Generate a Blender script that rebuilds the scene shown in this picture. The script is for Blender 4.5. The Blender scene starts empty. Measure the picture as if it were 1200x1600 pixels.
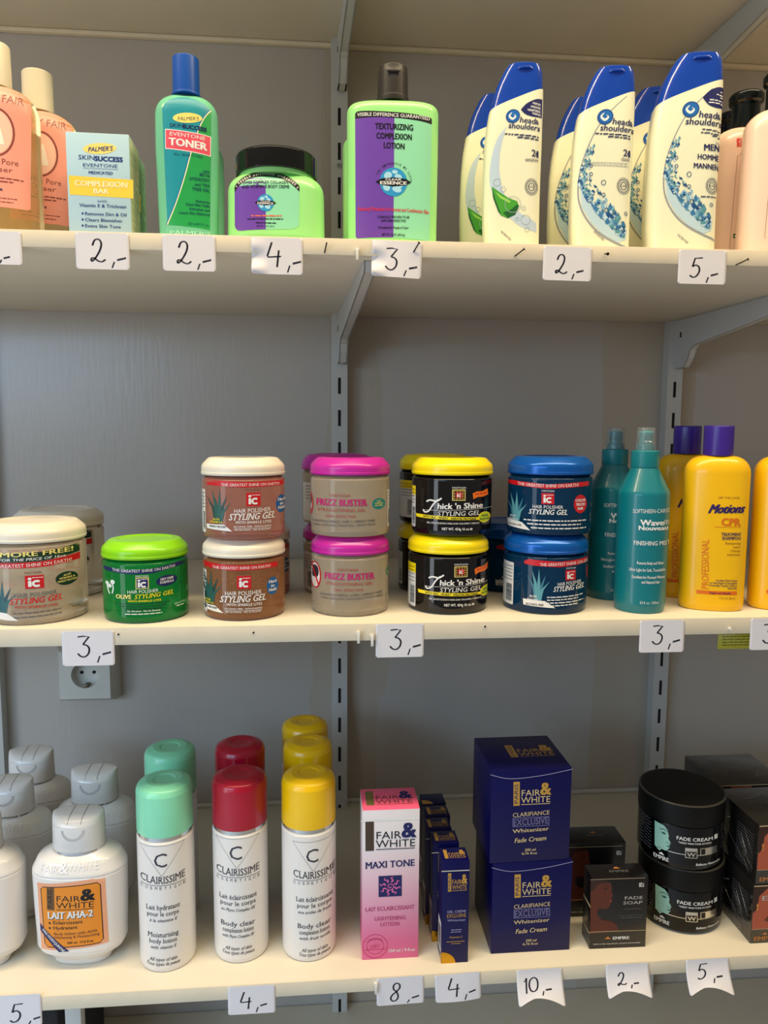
import bpy, bmesh, math, random
from mathutils import Vector, Matrix
from mathutils.geometry import tessellate_polygon

S = bpy.context.scene
COL = S.collection
random.seed(7)

# ------------------------------------------------------------------ camera, light, exposure
def setup():
    yaw, pit, rol = 0.08704, 0.1078, -0.0060
    cy, sy = math.cos(yaw), math.sin(yaw)
    f = Vector((sy * math.cos(pit), cy * math.cos(pit), -math.sin(pit)))
    r = Vector((cy, -sy, 0)); d = f.cross(r)
    cr, sr = math.cos(rol), math.sin(rol)
    r, d = r * cr + d * sr, d * cr - r * sr
    cam = bpy.data.cameras.new('camera'); co = bpy.data.objects.new('camera', cam); COL.objects.link(co)
    cam.sensor_width = 36; cam.lens = 36 * 1160.46 / 1600; cam.clip_start = 0.02
    u = -d; b = -f
    co.matrix_world = Matrix(((r.x, u.x, b.x, 0), (r.y, u.y, b.y, -1.1979), (r.z, u.z, b.z, 1.35), (0, 0, 0, 1)))
    S.camera = co

    w = bpy.data.worlds.new('world'); S.world = w; w.use_nodes = True
    bg = w.node_tree.nodes['Background']
    bg.inputs[0].default_value = (1.0, 0.93, 0.84, 1); bg.inputs[1].default_value = 0.22

    def area(name, loc, target, sx, sz, power, color):
        l = bpy.data.lights.new(name, 'AREA'); l.shape = 'RECTANGLE'; l.size = sx; l.size_y = sz
        l.energy = power; l.color = color
        o = bpy.data.objects.new(name, l); COL.objects.link(o); o.location = loc
        o.rotation_euler = (Vector(target) - Vector(loc)).to_track_quat('-Z', 'Y').to_euler()
        return o
    # the ceiling strip lamp above the front of the shelves
    area('ceiling_strip_light', (0.1, -0.76, 2.55), (0.1, -0.76, 0), 2.6, 0.16, 40, (1.0, 0.80, 0.50))
    # daylight from the shop window on the left behind the camera
    area('window_daylight', (-1.75, -1.65, 1.15), (0.0, 0.0, 1.0), 0.5, 1.7, 10, (0.80, 0.89, 1.0))
    area('added_floor_daylight', (-1.35, -2.15, 1.62), (-1.25, -2.0, 0), 1.1, 1.1, 38, (0.40, 0.68, 1.0))  # added blue light over the floor, gives the lower wall its bluish sheen
    S.view_settings.view_transform = 'Standard'; S.view_settings.look = 'None'
    S.view_settings.exposure = 0.0; S.view_settings.gamma = 1.0; S.view_settings.use_curve_mapping = False
setup()

# ------------------------------------------------------------------ helpers
def lin(c):
    c /= 255.0
    return c / 12.92 if c <= 0.04045 else ((c + 0.055) / 1.055) ** 2.4
MATS = {}
def M(name, rgb=None, rough=0.35, metal=0.0, trans=0.0, bump=0.0, bscale=60.0, coat=0.0, vary=0.06, vscale=25.0, spec=0.5, ior=1.45):
    if name in MATS: return MATS[name]
    m = bpy.data.materials.new(name); m.use_nodes = True; nt = m.node_tree
    p = nt.nodes['Principled BSDF']
    col = (lin(rgb[0]), lin(rgb[1]), lin(rgb[2]), 1)
    p.inputs['Base Color'].default_value = col
    p.inputs['Roughness'].default_value = rough; p.inputs['Metallic'].default_value = metal
    p.inputs['Transmission Weight'].default_value = trans; p.inputs['Coat Weight'].default_value = coat
    p.inputs['Specular IOR Level'].default_value = spec; p.inputs['IOR'].default_value = ior
    m.diffuse_color = col
    if vary > 0:
        tc = nt.nodes.new('ShaderNodeTexCoord'); nz = nt.nodes.new('ShaderNodeTexNoise'); nz.inputs['Scale'].default_value = vscale
        nz.inputs['Detail'].default_value = 4
        mx = nt.nodes.new('ShaderNodeMix'); mx.data_type = 'RGBA'
        k = 1 - vary
        mx.inputs[6].default_value = (col[0] * k, col[1] * k, col[2] * k, 1); mx.inputs[7].default_value = (min(1, col[0] * (1 + vary)), min(1, col[1] * (1 + vary)), min(1, col[2] * (1 + vary)), 1)
        nt.links.new(tc.outputs['Object'], nz.inputs['Vector']); nt.links.new(nz.outputs['Fac'], mx.inputs[0]); nt.links.new(mx.outputs[2], p.inputs['Base Color'])
    if bump > 0:
        tc = nt.nodes.new('ShaderNodeTexCoord'); nz = nt.nodes.new('ShaderNodeTexNoise'); nz.inputs['Scale'].default_value = bscale
        bp = nt.nodes.new('ShaderNodeBump'); bp.inputs['Strength'].default_value = bump; bp.inputs['Distance'].default_value = 0.002
        nt.links.new(tc.outputs['Object'], nz.inputs['Vector']); nt.links.new(nz.outputs['Fac'], bp.inputs['Height']); nt.links.new(bp.outputs[0], p.inputs['Normal'])
    MATS[name] = m
    return m
def ink(name, rgb, rough=0.4, metal=0.0):
    return M('ink_' + name, rgb, rough, metal, vary=0.0)

def obj(name, bm, mats, parent=None, sharp=35, loc=None, recalc=False):
    if recalc: bmesh.ops.recalc_face_normals(bm, faces=bm.faces[:])
    me = bpy.data.meshes.new(name); bm.to_mesh(me); bm.free()
    for m in (mats if isinstance(mats, (list, tuple)) else [mats]): me.materials.append(m)
    for p in me.polygons: p.use_smooth = True
    me.set_sharp_from_angle(angle=math.radians(sharp))
    o = bpy.data.objects.new(name, me); COL.objects.link(o)
    if parent: o.parent = parent
    if loc: o.location = loc
    return o
def tag(o, label=None, cat=None, group=None, kind=None):
    if label: o['label'] = label
    if cat: o['category'] = cat
    if group: o['group'] = group
    if kind: o['kind'] = kind
    return o
def thing(name, label, cat, loc, rz=0.0, group=None):
    o = bpy.data.objects.new(name, None); COL.objects.link(o); o.empty_display_size = 0.02
    o.location = loc; o.rotation_euler = (0, 0, rz)
    return tag(o, label, cat, group)
def dup(root, loc, rz, label, group=None):
    r = root.copy(); COL.objects.link(r); r.location = loc; r.rotation_euler = (0, 0, rz); r['label'] = label
    if group: r['group'] = group
    for ch in list(root.children):
        c = ch.copy(); COL.objects.link(c); c.parent = r
        for g in list(ch.children):
            d = g.copy(); COL.objects.link(d); d.parent = c
    return r
def box(bm, x0, x1, y0, y1, z0, z1, mi=0, bev=0.0):
    g = bmesh.ops.create_cube(bm, size=1)
    vs = g['verts']
    for v in vs: v.co = Vector((x0 + (v.co.x + .5) * (x1 - x0), y0 + (v.co.y + .5) * (y1 - y0), z0 + (v.co.z + .5) * (z1 - z0)))
    fs = list({f for v in vs for f in v.link_faces})
    for f in fs: f.material_index = mi
    if bev > 0:
        bmesh.ops.bevel(bm, geom=list({e for f in fs for e in f.edges}), offset=bev, segments=2, affect='EDGES', profile=0.5)
def cyl(bm, c, axis, r, L, n=16, r2=None, mi=0):
    q = Vector(axis).normalized().to_track_quat('Z', 'Y').to_matrix().to_4x4()
    g = bmesh.ops.create_cone(bm, cap_ends=True, segments=n, radius1=r, radius2=r if r2 is None else r2, depth=L, matrix=Matrix.Translation(c) @ q)
    for f in {f for v in g['verts'] for f in v.link_faces}: f.material_index = mi
def fillet(pts, seg=6):
    """pts: (r, z[, radius]) polyline -> the same line with rounded corners"""
    out = []
    for i, p in enumerate(pts):
        rad = p[2] if len(p) > 2 else 0
        P = Vector((p[0], p[1]))
        if rad <= 0 or i == 0 or i == len(pts) - 1: out.append((P.x, P.y)); continue
        A = Vector(pts[i - 1][:2]) - P; B = Vector(pts[i + 1][:2]) - P
        la, lb = A.length, B.length; A.normalize(); B.normalize()
        ang = A.angle(B); t = min(rad / math.tan(ang / 2), la * .98, lb * .98); rr = t * math.tan(ang / 2)
        bis = (A + B).normalized(); C = P + bis * (rr / math.sin(ang / 2))
        s = P + A * t - C; e = P + B * t - C
        a0 = math.atan2(s.y, s.x); a1 = math.atan2(e.y, e.x); dlt = (a1 - a0 + math.pi) % (2 * math.pi) - math.pi
        for k in range(seg + 1):
            a = a0 + dlt * k / seg; out.append((C.x + rr * math.cos(a), C.y + rr * math.sin(a)))
    return out

class Loft:
    """stack of superellipse rings (z, rx, ry, cx, cy) with one exponent"""
    def __init__(self, secs, n=2.0, seg=48): self.s = secs; self.n = n; self.seg = seg
    @classmethod
    def round(cls, pts, seg=48): return cls([(z, r, r, 0, 0) for r, z in fillet(pts)], 2.0, seg)
    @classmethod
    def oval(cls, pts, W, D, n=2.4, seg=56, k=1.0):
        return cls([(z, r, max(0.0008, D / 2 - (W / 2 - r) * k), 0, 0) for r, z in fillet(pts)], n, seg)
    def bm(self, bm=None, mi=0):
        bm = bm or bmesh.new(); rings = []
        for z, rx, ry, cx, cy in self.s:
            ring = []
            for i in range(self.seg):
                a = 2 * math.pi * i / self.seg; c, s_ = math.cos(a), math.sin(a)
                e = 2 / self.n
                ring.append(bm.verts.new((cx + rx * math.copysign(abs(c) ** e, c), cy + ry * math.copysign(abs(s_) ** e, s_), z)))
            rings.append(ring)
        fs = []
        for a, b in zip(rings, rings[1:]):
            for i in range(self.seg):
                j = (i + 1) % self.seg
                fs.append(bm.faces.new((a[i], a[j], b[j], b[i])))
        fs.append(bm.faces.new(rings[0][::-1])); fs.append(bm.faces.new(rings[-1]))
        for f in fs: f.material_index = mi
        return bm
    def y(self, x, z):
        s = self.s
        lo = s[0]
        for a, b in zip(s, s[1:]):
            if a[0] <= z <= b[0] and b[0] > a[0]:
                t = (z - a[0]) / (b[0] - a[0]); lo = [a[i] + (b[i] - a[i]) * t for i in range(5)]; break
        else:
            lo = s[0] if z < s[0][0] else s[-1]
        q = min(0.9985, abs(x - lo[3]) / lo[1])
        return lo[4] - lo[2] * (1 - q ** self.n) ** (1 / self.n)
    def map(self, u, v, off):
        for a, c in zip(self.s, self.s[1:]):      # keep the print on the visible half of the surface
            if a[0] <= v <= c[0] and c[0] > a[0]:
                t = (v - a[0]) / (c[0] - a[0]); rx = a[1] + (c[1] - a[1]) * t; cx = a[3] + (c[3] - a[3]) * t
                u = max(cx - .988 * rx, min(cx + .988 * rx, u)); break
        q = self.y(u, v)
        h = 0.0004
        gx = (self.y(u + h, v) - self.y(u - h, v)) / (2 * h)
        gx = max(-3, min(3, gx)); gz = (self.y(u, v + h) - self.y(u, v - h)) / (2 * h); gz = max(-2, min(2, gz))
        nrm = Vector((gx, -1, gz)).normalized()
        return Vector((u, q, v)) + nrm * off

def facing(x, y):
    """turn about Z with which a shopper in the aisle sees the front print straight on"""
    return -math.atan2(x, y + 1.198)
TXT = {}
def text_mesh(s, serif=False):
    k = (s, serif)
    if k not in TXT:
        c = bpy.data.curves.new('t', 'FONT'); c.body = s; c.resolution_u = 2
        o = bpy.data.objects.new('t', c); me = o.to_mesh()
        vs = [(v.co.x, v.co.y) for v in me.vertices]; fs = [tuple(p.vertices) for p in me.polygons]
        o.to_mesh_clear(); bpy.data.objects.remove(o); bpy.data.curves.remove(c)
        if serif:             # small slabs across the feet and heads of the upright strokes
            ed = {}
            for f in fs:
                for i in range(len(f)):
                    e = tuple(sorted((f[i], f[(i + 1) % len(f)]))); ed[e] = ed.get(e, 0) + 1
            for (i, j), n in list(ed.items()):
                (xa, ya), (xb, yb) = vs[i], vs[j]
                if n == 1 and abs(ya - yb) < .004 and .03 < abs(xa - xb) < .16 and min(abs(ya - q) for q in (0, .682, .5, .51, .52)) < .012:
                    xa, xb = min(xa, xb) - .055, max(xa, xb) + .055; t = .035 if ya < .1 else -.035; m0 = len(vs)
                    vs += [(xa, ya), (xb, ya), (xb, ya + t), (xa, ya + t)]; fs.append((m0, m0 + 1, m0 + 2, m0 + 3) if t > 0 else (m0 + 3, m0 + 2, m0 + 1, m0))
        x0 = min((v[0] for v in vs), default=0); x1 = max((v[0] for v in vs), default=1)
        TXT[k] = ([((x - x0), y / 0.682) for x, y in vs], fs, x1 - x0)
    return TXT[k]

class Art:
    """flat artwork read off in picture-crop units, laid onto a surface afterwards"""
    def __init__(self, ox=0, oy=0, k=1.0, pxc=0, pyb=0, s=0.001, lean=None):
        self.a = (ox, oy, k, pxc, pyb, s, ((pxc - 531) / 12900 if lean is None else lean))
        if k == 1.0 and ox == 0 and oy == 0 and lean is None: self.a = self.a[:6] + (0,)
        self.bm = bmesh.new(); self.m = []; self.lay = self.bm.verts.layers.float.new('o'); self.L = 1
    def mi(self, m):
        if m not in self.m: self.m.append(m)
        return self.m.index(m)
    def uv(self, x, y):
        ox, oy, k, pxc, pyb, s, lean = self.a
        px, py = ox + x / k, oy + y / k
        return ((px - pxc - lean * (pyb - py)) * s, (pyb - py) * s)
    def add(self, pts, faces, m, L):
        mi = self.mi(m); vs = []
        for x, y in pts:
            u, v = self.uv(x, y); w = self.bm.verts.new((u, v, 0)); w[self.lay] = L; vs.append(w)
        for f in faces:
            try: g = self.bm.faces.new([vs[i] for i in f])
            except ValueError: continue
            g.material_index = mi
            g.normal_update()
            if g.normal.z < 0: g.normal_flip()
    def poly(self, pts, m, L=1):
        t = tessellate_polygon([[Vector((x, y, 0)) for x, y in pts]]); self.add(pts, t, m, L)
    def rect(self, x0, y0, x1, y1, m, L=1, r=0):
        if r <= 0: return self.add([(x0, y0), (x1, y0), (x1, y1), (x0, y1)], [(0, 1, 2, 3)], m, L)
        pts = []
        for cx, cy, a in ((x1 - r, y1 - r, 0), (x0 + r, y1 - r, 90), (x0 + r, y0 + r, 180), (x1 - r, y0 + r, 270)):
            for k in range(5):
                b = math.radians(a + k * 22.5); pts.append((cx + r * math.cos(b), cy + r * math.sin(b)))
        self.poly(pts, m, L)
    def ell(self, cx, cy, rx, ry, m, L=1, n=24, rot=0):
        c, s = math.cos(rot), math.sin(rot)
        pts = [(rx * math.cos(2 * math.pi * i / n), ry * math.sin(2 * math.pi * i / n)) for i in range(n)]
        self.poly([(cx + x * c - y * s, cy + x * s + y * c) for x, y in pts], m, L)
    def ring(self, cx, cy, rx, ry, w, m, L=1, n=28):
        self.stroke([(cx + rx * math.cos(2 * math.pi * i / n), cy + ry * math.sin(2 * math.pi * i / n)) for i in range(n)], w, m, L, True)
    def stroke(self, pts, w, m, L=1, closed=False, taper=None):
        n = len(pts); P = [Vector(p) for p in pts]; out = []
        for i in range(n):
            a = P[i - 1] if (i > 0 or closed) else P[i]; b = P[(i + 1) % n] if (i < n - 1 or closed) else P[i]
            d = b - a
            if d.length < 1e-9: d = Vector((1, 0))
            d.normalize(); nn = Vector((-d.y, d.x)); ww = w / 2
            if taper: ww *= taper(i / (n - 1))
            out += [tuple(P[i] + nn * ww), tuple(P[i] - nn * ww)]
        fs = [(2 * i, 2 * i + 1, (2 * i + 3) % (2 * n), (2 * i + 2) % (2 * n)) for i in range(n if closed else n - 1)]
        self.add(out, fs, m, L)
    def text(self, s, x, y, w, h, m, L=2, al='c', bold=0.0, sh=0.0, rot=0.0, arc=0.0, tilt=0.0, serif=False):
        vs, fs, tw = text_mesh(s, serif)
        if tw <= 0: return
        sc = (w / tw) if w else h
        W = tw * sc; x0 = {'c': -W / 2, 'l': 0, 'r': -W}[al]; c, sn = math.cos(rot), math.sin(rot)
        b = bold * 1.25
        for n_, (ox, oy) in enumerate([(0, 0)] if bold <= 0 else [(-b, -b * .5), (b, -b * .5), (-b, b * .5), (b, b * .5)]):
            pts = []
            for a, q in vs:
                px = (a + ox) * sc + x0 + sh * q * h; py = -(q + oy) * h
                py += arc * ((2 * (a * sc) / W - 1) ** 2) + tilt * (a * sc / W - .5)
                pts.append((x + px * c - py * sn, y + px * sn + py * c))
            self.add(pts, fs, m, L + .17 * n_)
    def stext(self, *a, **k): self.text(*a, serif=True, **k)
    def micro(self, x0, x1, y, h, m, L=2, tilt=0):
        """a line of print too small to read: word-long dashes"""
        x = x0
        while x < x1 - h * .5:
            wd = min(x1 - x, h * random.uniform(1.2, 4.2))
            t = tilt * (x - x0) / max(1e-6, x1 - x0); self.rect(x, y + t - h * .75, x + wd, y + t, m, L); x += wd + h * .55
    def bars(self, x0, y0, x1, y1, m, L=2, n=26, horiz=True):
        """a barcode"""
        t = y0 if horiz else x0; e = y1 if horiz else x1; st = (e - t) / n
        while t < e:
            wd = st * random.uniform(.3, 1.0)
            self.rect(x0, t, x1, min(e, t + wd), m, L) if horiz else self.rect(t, y0, min(e, t + wd), y1, m, L)
            t += wd + st * random.uniform(.3, .8)
    def build(self, name, parent, fmap, du=None, dv=None, eps=0.00013, label=None):
        bm = self.bm
        for step, ax in ((du, 0), (dv, 1)):
            if not step: continue
            vals = [v.co[ax] for v in bm.verts]; k = math.ceil(min(vals) / step)
            while k * step < max(vals):
                co = [0, 0, 0]; co[ax] = k * step; no = [0, 0, 0]; no[ax] = 1
                bmesh.ops.bisect_plane(bm, geom=bm.verts[:] + bm.edges[:] + bm.faces[:], plane_co=co, plane_no=no, dist=1e-7); k += 1
        for v in bm.verts: v.co = fmap(v.co.x, v.co.y, v[self.lay] * eps)
        o = obj(name, bm, self.m, parent, sharp=80)
        if label: o['label'] = label
        return o
def flat(d): return lambda u, v, off: Vector((u, -d - off, v))
def topface(z, y0=0.0): return lambda u, v, off: Vector((u, v + y0, z + off))
def leftface(x): return lambda u, v, off: Vector((-x - off, -u, v))
def rightface(x): return lambda u, v, off: Vector((x + off, u, v))
def smooth(pts, k=6):
    out = []
    for i in range(len(pts) - 1):
        p0 = Vector(pts[max(0, i - 1)]); p1 = Vector(pts[i]); p2 = Vector(pts[i + 1]); p3 = Vector(pts[min(len(pts) - 1, i + 2)])
        for j in range(k):
            t = j / k
            out.append(tuple(0.5 * ((2 * p1) + (p2 - p0) * t + (2 * p0 - 5 * p1 + 4 * p2 - p3) * t * t + (3 * p1 - p0 - 3 * p2 + p3) * t ** 3)))
    return out + [tuple(pts[-1])]

# shared inks
WHITE = ink('white', (238, 236, 232)); BLACK = ink('black', (14, 13, 15)); NAVY = ink('navy', (24, 30, 92)); RED = ink('red', (205, 22, 30))
GOLD = ink('gold', (206, 160, 72), 0.35, 0.35); GREYINK = ink('grey', (95, 95, 98)); YELLOW = ink('yellow', (250, 225, 30)); DKGREEN = ink('dark_green', (18, 52, 36))
TEALINK = ink('teal', (20, 130, 125)); BLUEINK = ink('blue', (15, 95, 165)); SKY = ink('sky', (90, 165, 215)); PURPLE = ink('purple', (110, 66, 170))
MAGENTA = ink('magenta', (190, 35, 110)); BROWN = ink('brown', (120, 64, 44)); ORANGE = ink('orange', (240, 120, 30)); MINT = ink('mint', (140, 222, 178))
PAPERL = ink('paper_label', (228, 226, 222)); PALE = ink('pale_yellow', (240, 222, 130)); SILVER = M('silver_foil', (215, 212, 205), 0.22, 1.0, vary=0)

Z1, Z1B, Z2, Z2B, Z3, Z3B, ZA, Z4 = 1.5463, 1.5297, 1.1443, 1.1255, 0.7278, 0.7109, 1.9312, 0.360

# ------------------------------------------------------------------ the setting
def wall_material():
    m = bpy.data.materials.new('painted_wall'); m.use_nodes = True; nt = m.node_tree; N = nt.nodes; K = nt.links
    p = N['Principled BSDF']; p.inputs['Roughness'].default_value = 0.26; p.inputs['Specular IOR Level'].default_value = 0.55
    tc = N.new('ShaderNodeTexCoord'); sep = N.new('ShaderNodeSeparateXYZ'); K.new(tc.outputs['Object'], sep.inputs[0])
    n1 = N.new('ShaderNodeTexNoise'); n1.inputs['Scale'].default_value = 5; n1.inputs['Detail'].default_value = 6; K.new(tc.outputs['Object'], n1.inputs[0])
    n2 = N.new('ShaderNodeTexNoise'); n2.inputs['Scale'].default_value = 2.2; n2.inputs['Detail'].default_value = 3
    mp = N.new('ShaderNodeMapping'); mp.inputs['Scale'].default_value = (5, 1, 0.7); K.new(tc.outputs['Object'], mp.inputs[0]); K.new(mp.outputs[0], n2.inputs[0])
    def math_(op, a, b=None, c=None):
        q = N.new('ShaderNodeMath'); q.operation = op
        for i, v in enumerate((a, b, c)):
            if v is None: continue
            if isinstance(v, (int, float)): q.inputs[i].default_value = v
            else: K.new(v, q.inputs[i])
        return q.outputs[0]
    def near(x0, wdt):   # old yellowed paint beside an upright, ragged edge
        d = math_('ABSOLUTE', math_('SUBTRACT', sep.outputs[0], x0))
        d = math_('ADD', d, math_('MULTIPLY', math_('SUBTRACT', n2.outputs['Fac'], 0.5), 0.16))
        return math_('LESS_THAN', d, wdt)
    mk = math_('MAXIMUM', near(0.055, 0.045), near(0.545, 0.075))
    base = N.new('ShaderNodeMix'); base.data_type = 'RGBA'
    base.inputs[6].default_value = (lin(180), lin(173), lin(165), 1); base.inputs[7].default_value = (lin(190), lin(184), lin(177), 1); K.new(n1.outputs['Fac'], base.inputs[0])
    st = N.new('ShaderNodeMix'); st.data_type = 'RGBA'; K.new(math_('MULTIPLY', math_('MULTIPLY', mk, n1.outputs['Fac']), 0.75), st.inputs[0]); K.new(base.outputs[2], st.inputs[6]); st.inputs[7].default_value = (lin(178), lin(160), lin(128), 1)
    K.new(st.outputs[2], p.inputs['Base Color'])
    bp = N.new('ShaderNodeBump'); bp.inputs['Strength'].default_value = 0.12; bp.inputs['Distance'].default_value = 0.002
    n3 = N.new('ShaderNodeTexNoise'); n3.inputs['Scale'].default_value = 60; mp2 = N.new('ShaderNodeMapping'); mp2.inputs['Scale'].default_value = (3, 1, 0.35)
    K.new(tc.outputs['Object'], mp2.inputs[0]); K.new(mp2.outputs[0], n3.inputs[0]); K.new(n3.outputs['Fac'], bp.inputs['Height']); K.new(bp.outputs[0], p.inputs['Normal'])
    return m
WALL = wall_material()
CREAM = M('cream_shelf_paint', (226, 216, 196), 0.42, bump=0.06, bscale=90, vary=0.05, vscale=12)
EDGE = M('shelf_edge_band', (226, 212, 186), 0.5, bump=0.08, bscale=60, vary=0.10, vscale=30)
STEEL = M('white_enamelled_steel', (196, 196, 192), 0.4, vary=0.05, vscale=14)
SLOT = M('slot_shadow_black', (14, 12, 12), 0.8, vary=0)

bm = bmesh.new(); box(bm, -3.0, 3.0, 0.0, 0.1, 0, 2.62); tag(obj('wall_back', bm, WALL), kind='structure', label='grey painted plaster wall behind the shelves')
bm = bmesh.new(); box(bm, -3.0, 3.0, -4.0, 0.1, -0.05, 0); tag(obj('floor', bm, M('floor_tiles', (205, 204, 202), 0.35)), kind='structure')
bm = bmesh.new(); box(bm, -3.0, 3.0, -4.0, 0.1, 2.62, 2.7); tag(obj('ceiling', bm, M('ceiling_white', (225, 222, 215), 0.7)), kind='structure')

def shelf(label, zb, zt, depth, edge=True, x0=-1.0, x1=1.35):
    bm = bmesh.new(); box(bm, x0, x1, -depth, -0.002, zb, zt, 0, 0.0008)
    t = thing('shelf_board', label, 'shelf', ((x0 + x1) / 2, -depth / 2, zb), 0, 'shelf boards on the uprights')
    for v in bm.verts: v.co -= Vector(t.location)
    obj('board', bm, CREAM, t)
    if edge:
        bm = bmesh.new(); box(bm, x0, x1, -depth - 0.0012, -depth, zb, zt, 0, 0.0004)
        for v in bm.verts: v.co -= Vector(t.location)
        obj('edge_band', bm, EDGE, t)
    return t
shelf('topmost cream shelf board, only its underside seen above the bottles', ZA, ZA + .017, .41)
shelf('cream shelf board carrying the shampoos and the amber bottles', Z1B, Z1, .41)
shelf('cream shelf board carrying the round gel jars and spray bottles', Z2B, Z2, .4155)
shelf('cream shelf board carrying the white lotion bottles and boxed creams', Z3B, Z3, .41)
shelf('lowest grey-lit shelf board below the boxed creams', Z4 - .017, Z4, .44)
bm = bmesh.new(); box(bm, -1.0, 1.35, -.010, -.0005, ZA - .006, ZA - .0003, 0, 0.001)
tag(obj('trim_1', bm, EDGE), kind='structure', label='thin cream strip along the wall under the topmost shelf')  # pale line where wall meets board, built as a strip

bm = bmesh.new(); box(bm, -1.0, 1.35, -.006, -.0005, Z3 + .0002, Z3 + .007, 0, .0015)
tag(obj('trim_2', bm, M('pale_filler', (216, 212, 204), .5)), kind='structure', label='pale bead of filler where the wall meets the lotion shelf')

def upright(x, label):
    t = thing('shelf_upright', label, 'shelf rail', (x, -0.0005, 0.15), 0, 'slotted wall rails')
    bm = bmesh.new(); w = .0125
    box(bm, -w, w, -.021, -.019, 0, 2.3); box(bm, -w, -w + .002, -.019, 0, 0, 2.3); box(bm, w - .002, w, -.019, 0, 0, 2.3)
    z = (1.35 + .0707 - .15) % .05
    while z < 2.28:
        box(bm, -.0022, .0022, -.0213, -.0208, z - .0125, z + .0125, 1); z += .05
    obj('rail', bm, [STEEL, SLOT], t, sharp=30)
    for z in (.2, .905, 1.6):
        bm = bmesh.new(); cyl(bm, (0, -.0222, z), (0, 1, 0), .0038, .0022, 14); box(bm, -.003, .003, -.0236, -.0231, z - .0004, z + .0004, 1)
        obj('screw', bm, [M('screw_zinc', (170, 168, 160), .35, .8), SLOT], t)
    return t
upright(0.0316, 'white slotted rail behind the pink-lidded gel jars, near the middle')
upright(0.5756, 'white slotted rail behind the teal spray bottles, on the right')
upright(-0.5124, 'white slotted rail at the far left edge behind the gel jars')
def bracket(x, zb, y1, label):
    t = thing('shelf_bracket', label, 'shelf bracket', (x + .003, -.021, zb), -.052 * -1, 'metal shelf brackets')
    P = [(0, -.0004), (-y1, -.0004), (-y1, -.012), (-.055, -.044), (-.046, -.050), (-.040, -.062), (-.028, -.0755), (-.004, -.0755), (0, -.066)]
    bm = bmesh.new()
    for x0 in (-.0065, .0045):
        a = [bm.verts.new((x0, y, z)) for y, z in P]; b = [bm.verts.new((x0 + .002, y, z)) for y, z in P]
        bm.faces.new(a); bm.faces.new(b[::-1]); n = len(P)
        for i in range(n): bm.faces.new((a[i], a[(i + 1) % n], b[(i + 1) % n], b[i]))
    for q in range(1, 7):        # folded lower flange joining both cheeks
        (ya, za), (yb, zb_) = P[q], P[q + 1]
        a = [bm.verts.new(c) for c in ((-.0065, ya, za), (.0065, ya, za), (.0065, yb, zb_), (-.0065, yb, zb_))]; bm.faces.new(a)
    obj('bracket_arm', bm, STEEL, t, sharp=25, recalc=True)
    bm = bmesh.new(); cyl(bm, (-.0067, -.018, -.022), (1, 0, 0), .0022, .0008, 12); cyl(bm, (-.0067, -.018, -.026), (1, 0, 0), .0022, .0008, 12); obj('slot_hole', bm, SLOT, t)
    return t
for x, w in ((0.0316, 'middle rail'), (0.5756, 'right-hand rail')):
    bracket(x, ZA, .37, 'white tapered bracket under the topmost shelf on the ' + w)
    bracket(x, Z1B, .37, 'white tapered bracket under the shampoo shelf on the ' + w)

# wall socket
t = thing('wall_socket', 'grey-white surface-mounted power socket on the wall under the gel jar shelf', 'power socket', (-.3668, 0, .968))
SOCK = M('socket_plastic', (205, 205, 198), .35); 
bm = bmesh.new()
vs = []
for (s, y) in ((.046, 0), (.044, -.022), (.038, -.034)):
    vs.append([bm.verts.new((a * s, y, b * s)) for a, b in ((-1, -1), (1, -1), (1, 1), (-1, 1))])
for a, b in zip(vs, vs[1:]):
    for i in range(4): bm.faces.new((a[i], a[(i + 1) % 4], b[(i + 1) % 4], b[i]))
n = 32; inner = [bm.verts.new((.021 * math.cos(2 * math.pi * i / n + math.pi), -.034, .021 * math.sin(2 * math.pi * i / n + math.pi))) for i in range(n)]
for k in range(4):
    c = vs[2][k]; seg = [inner[(k * 8 + j) % n] for j in range(9)]
    for j in range(8): bm.faces.new((c, seg[j + 1], seg[j]))
    bm.faces.new((c, vs[2][(k + 1) % 4], seg[8]))
obj('housing', bm, SOCK, t, sharp=25, recalc=True)
L = Loft([(0, .0205, .0205, 0, 0), (.0001, .0208, .0208, 0, 0), (.016, .021, .021, 0, 0)], 2, 32)
bm = L.bm(); bmesh.ops.delete(bm, geom=[max(bm.faces, key=lambda f: f.calc_center_median().z)], context='FACES')
for v in bm.verts: v.co = Vector((v.co.x, -.018 - v.co.z, v.co.y))
obj('recess', bm, SOCK, t, recalc=False)
for x in (-.0095, .0095):
    bm = bmesh.new(); cyl(bm, (x, -.0185, .0), (0, 1, 0), .0026, .0012, 14); obj('pin_hole', bm, SLOT, t)
for z in (-.0185, .0185):
    bm = bmesh.new(); box(bm, -.003, .003, -.031, -.018, z - .0022, z + .0022, 0, .0006); obj('earth_clip', bm, M('brass_clip', (120, 110, 90), .4, .8), t)

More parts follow.
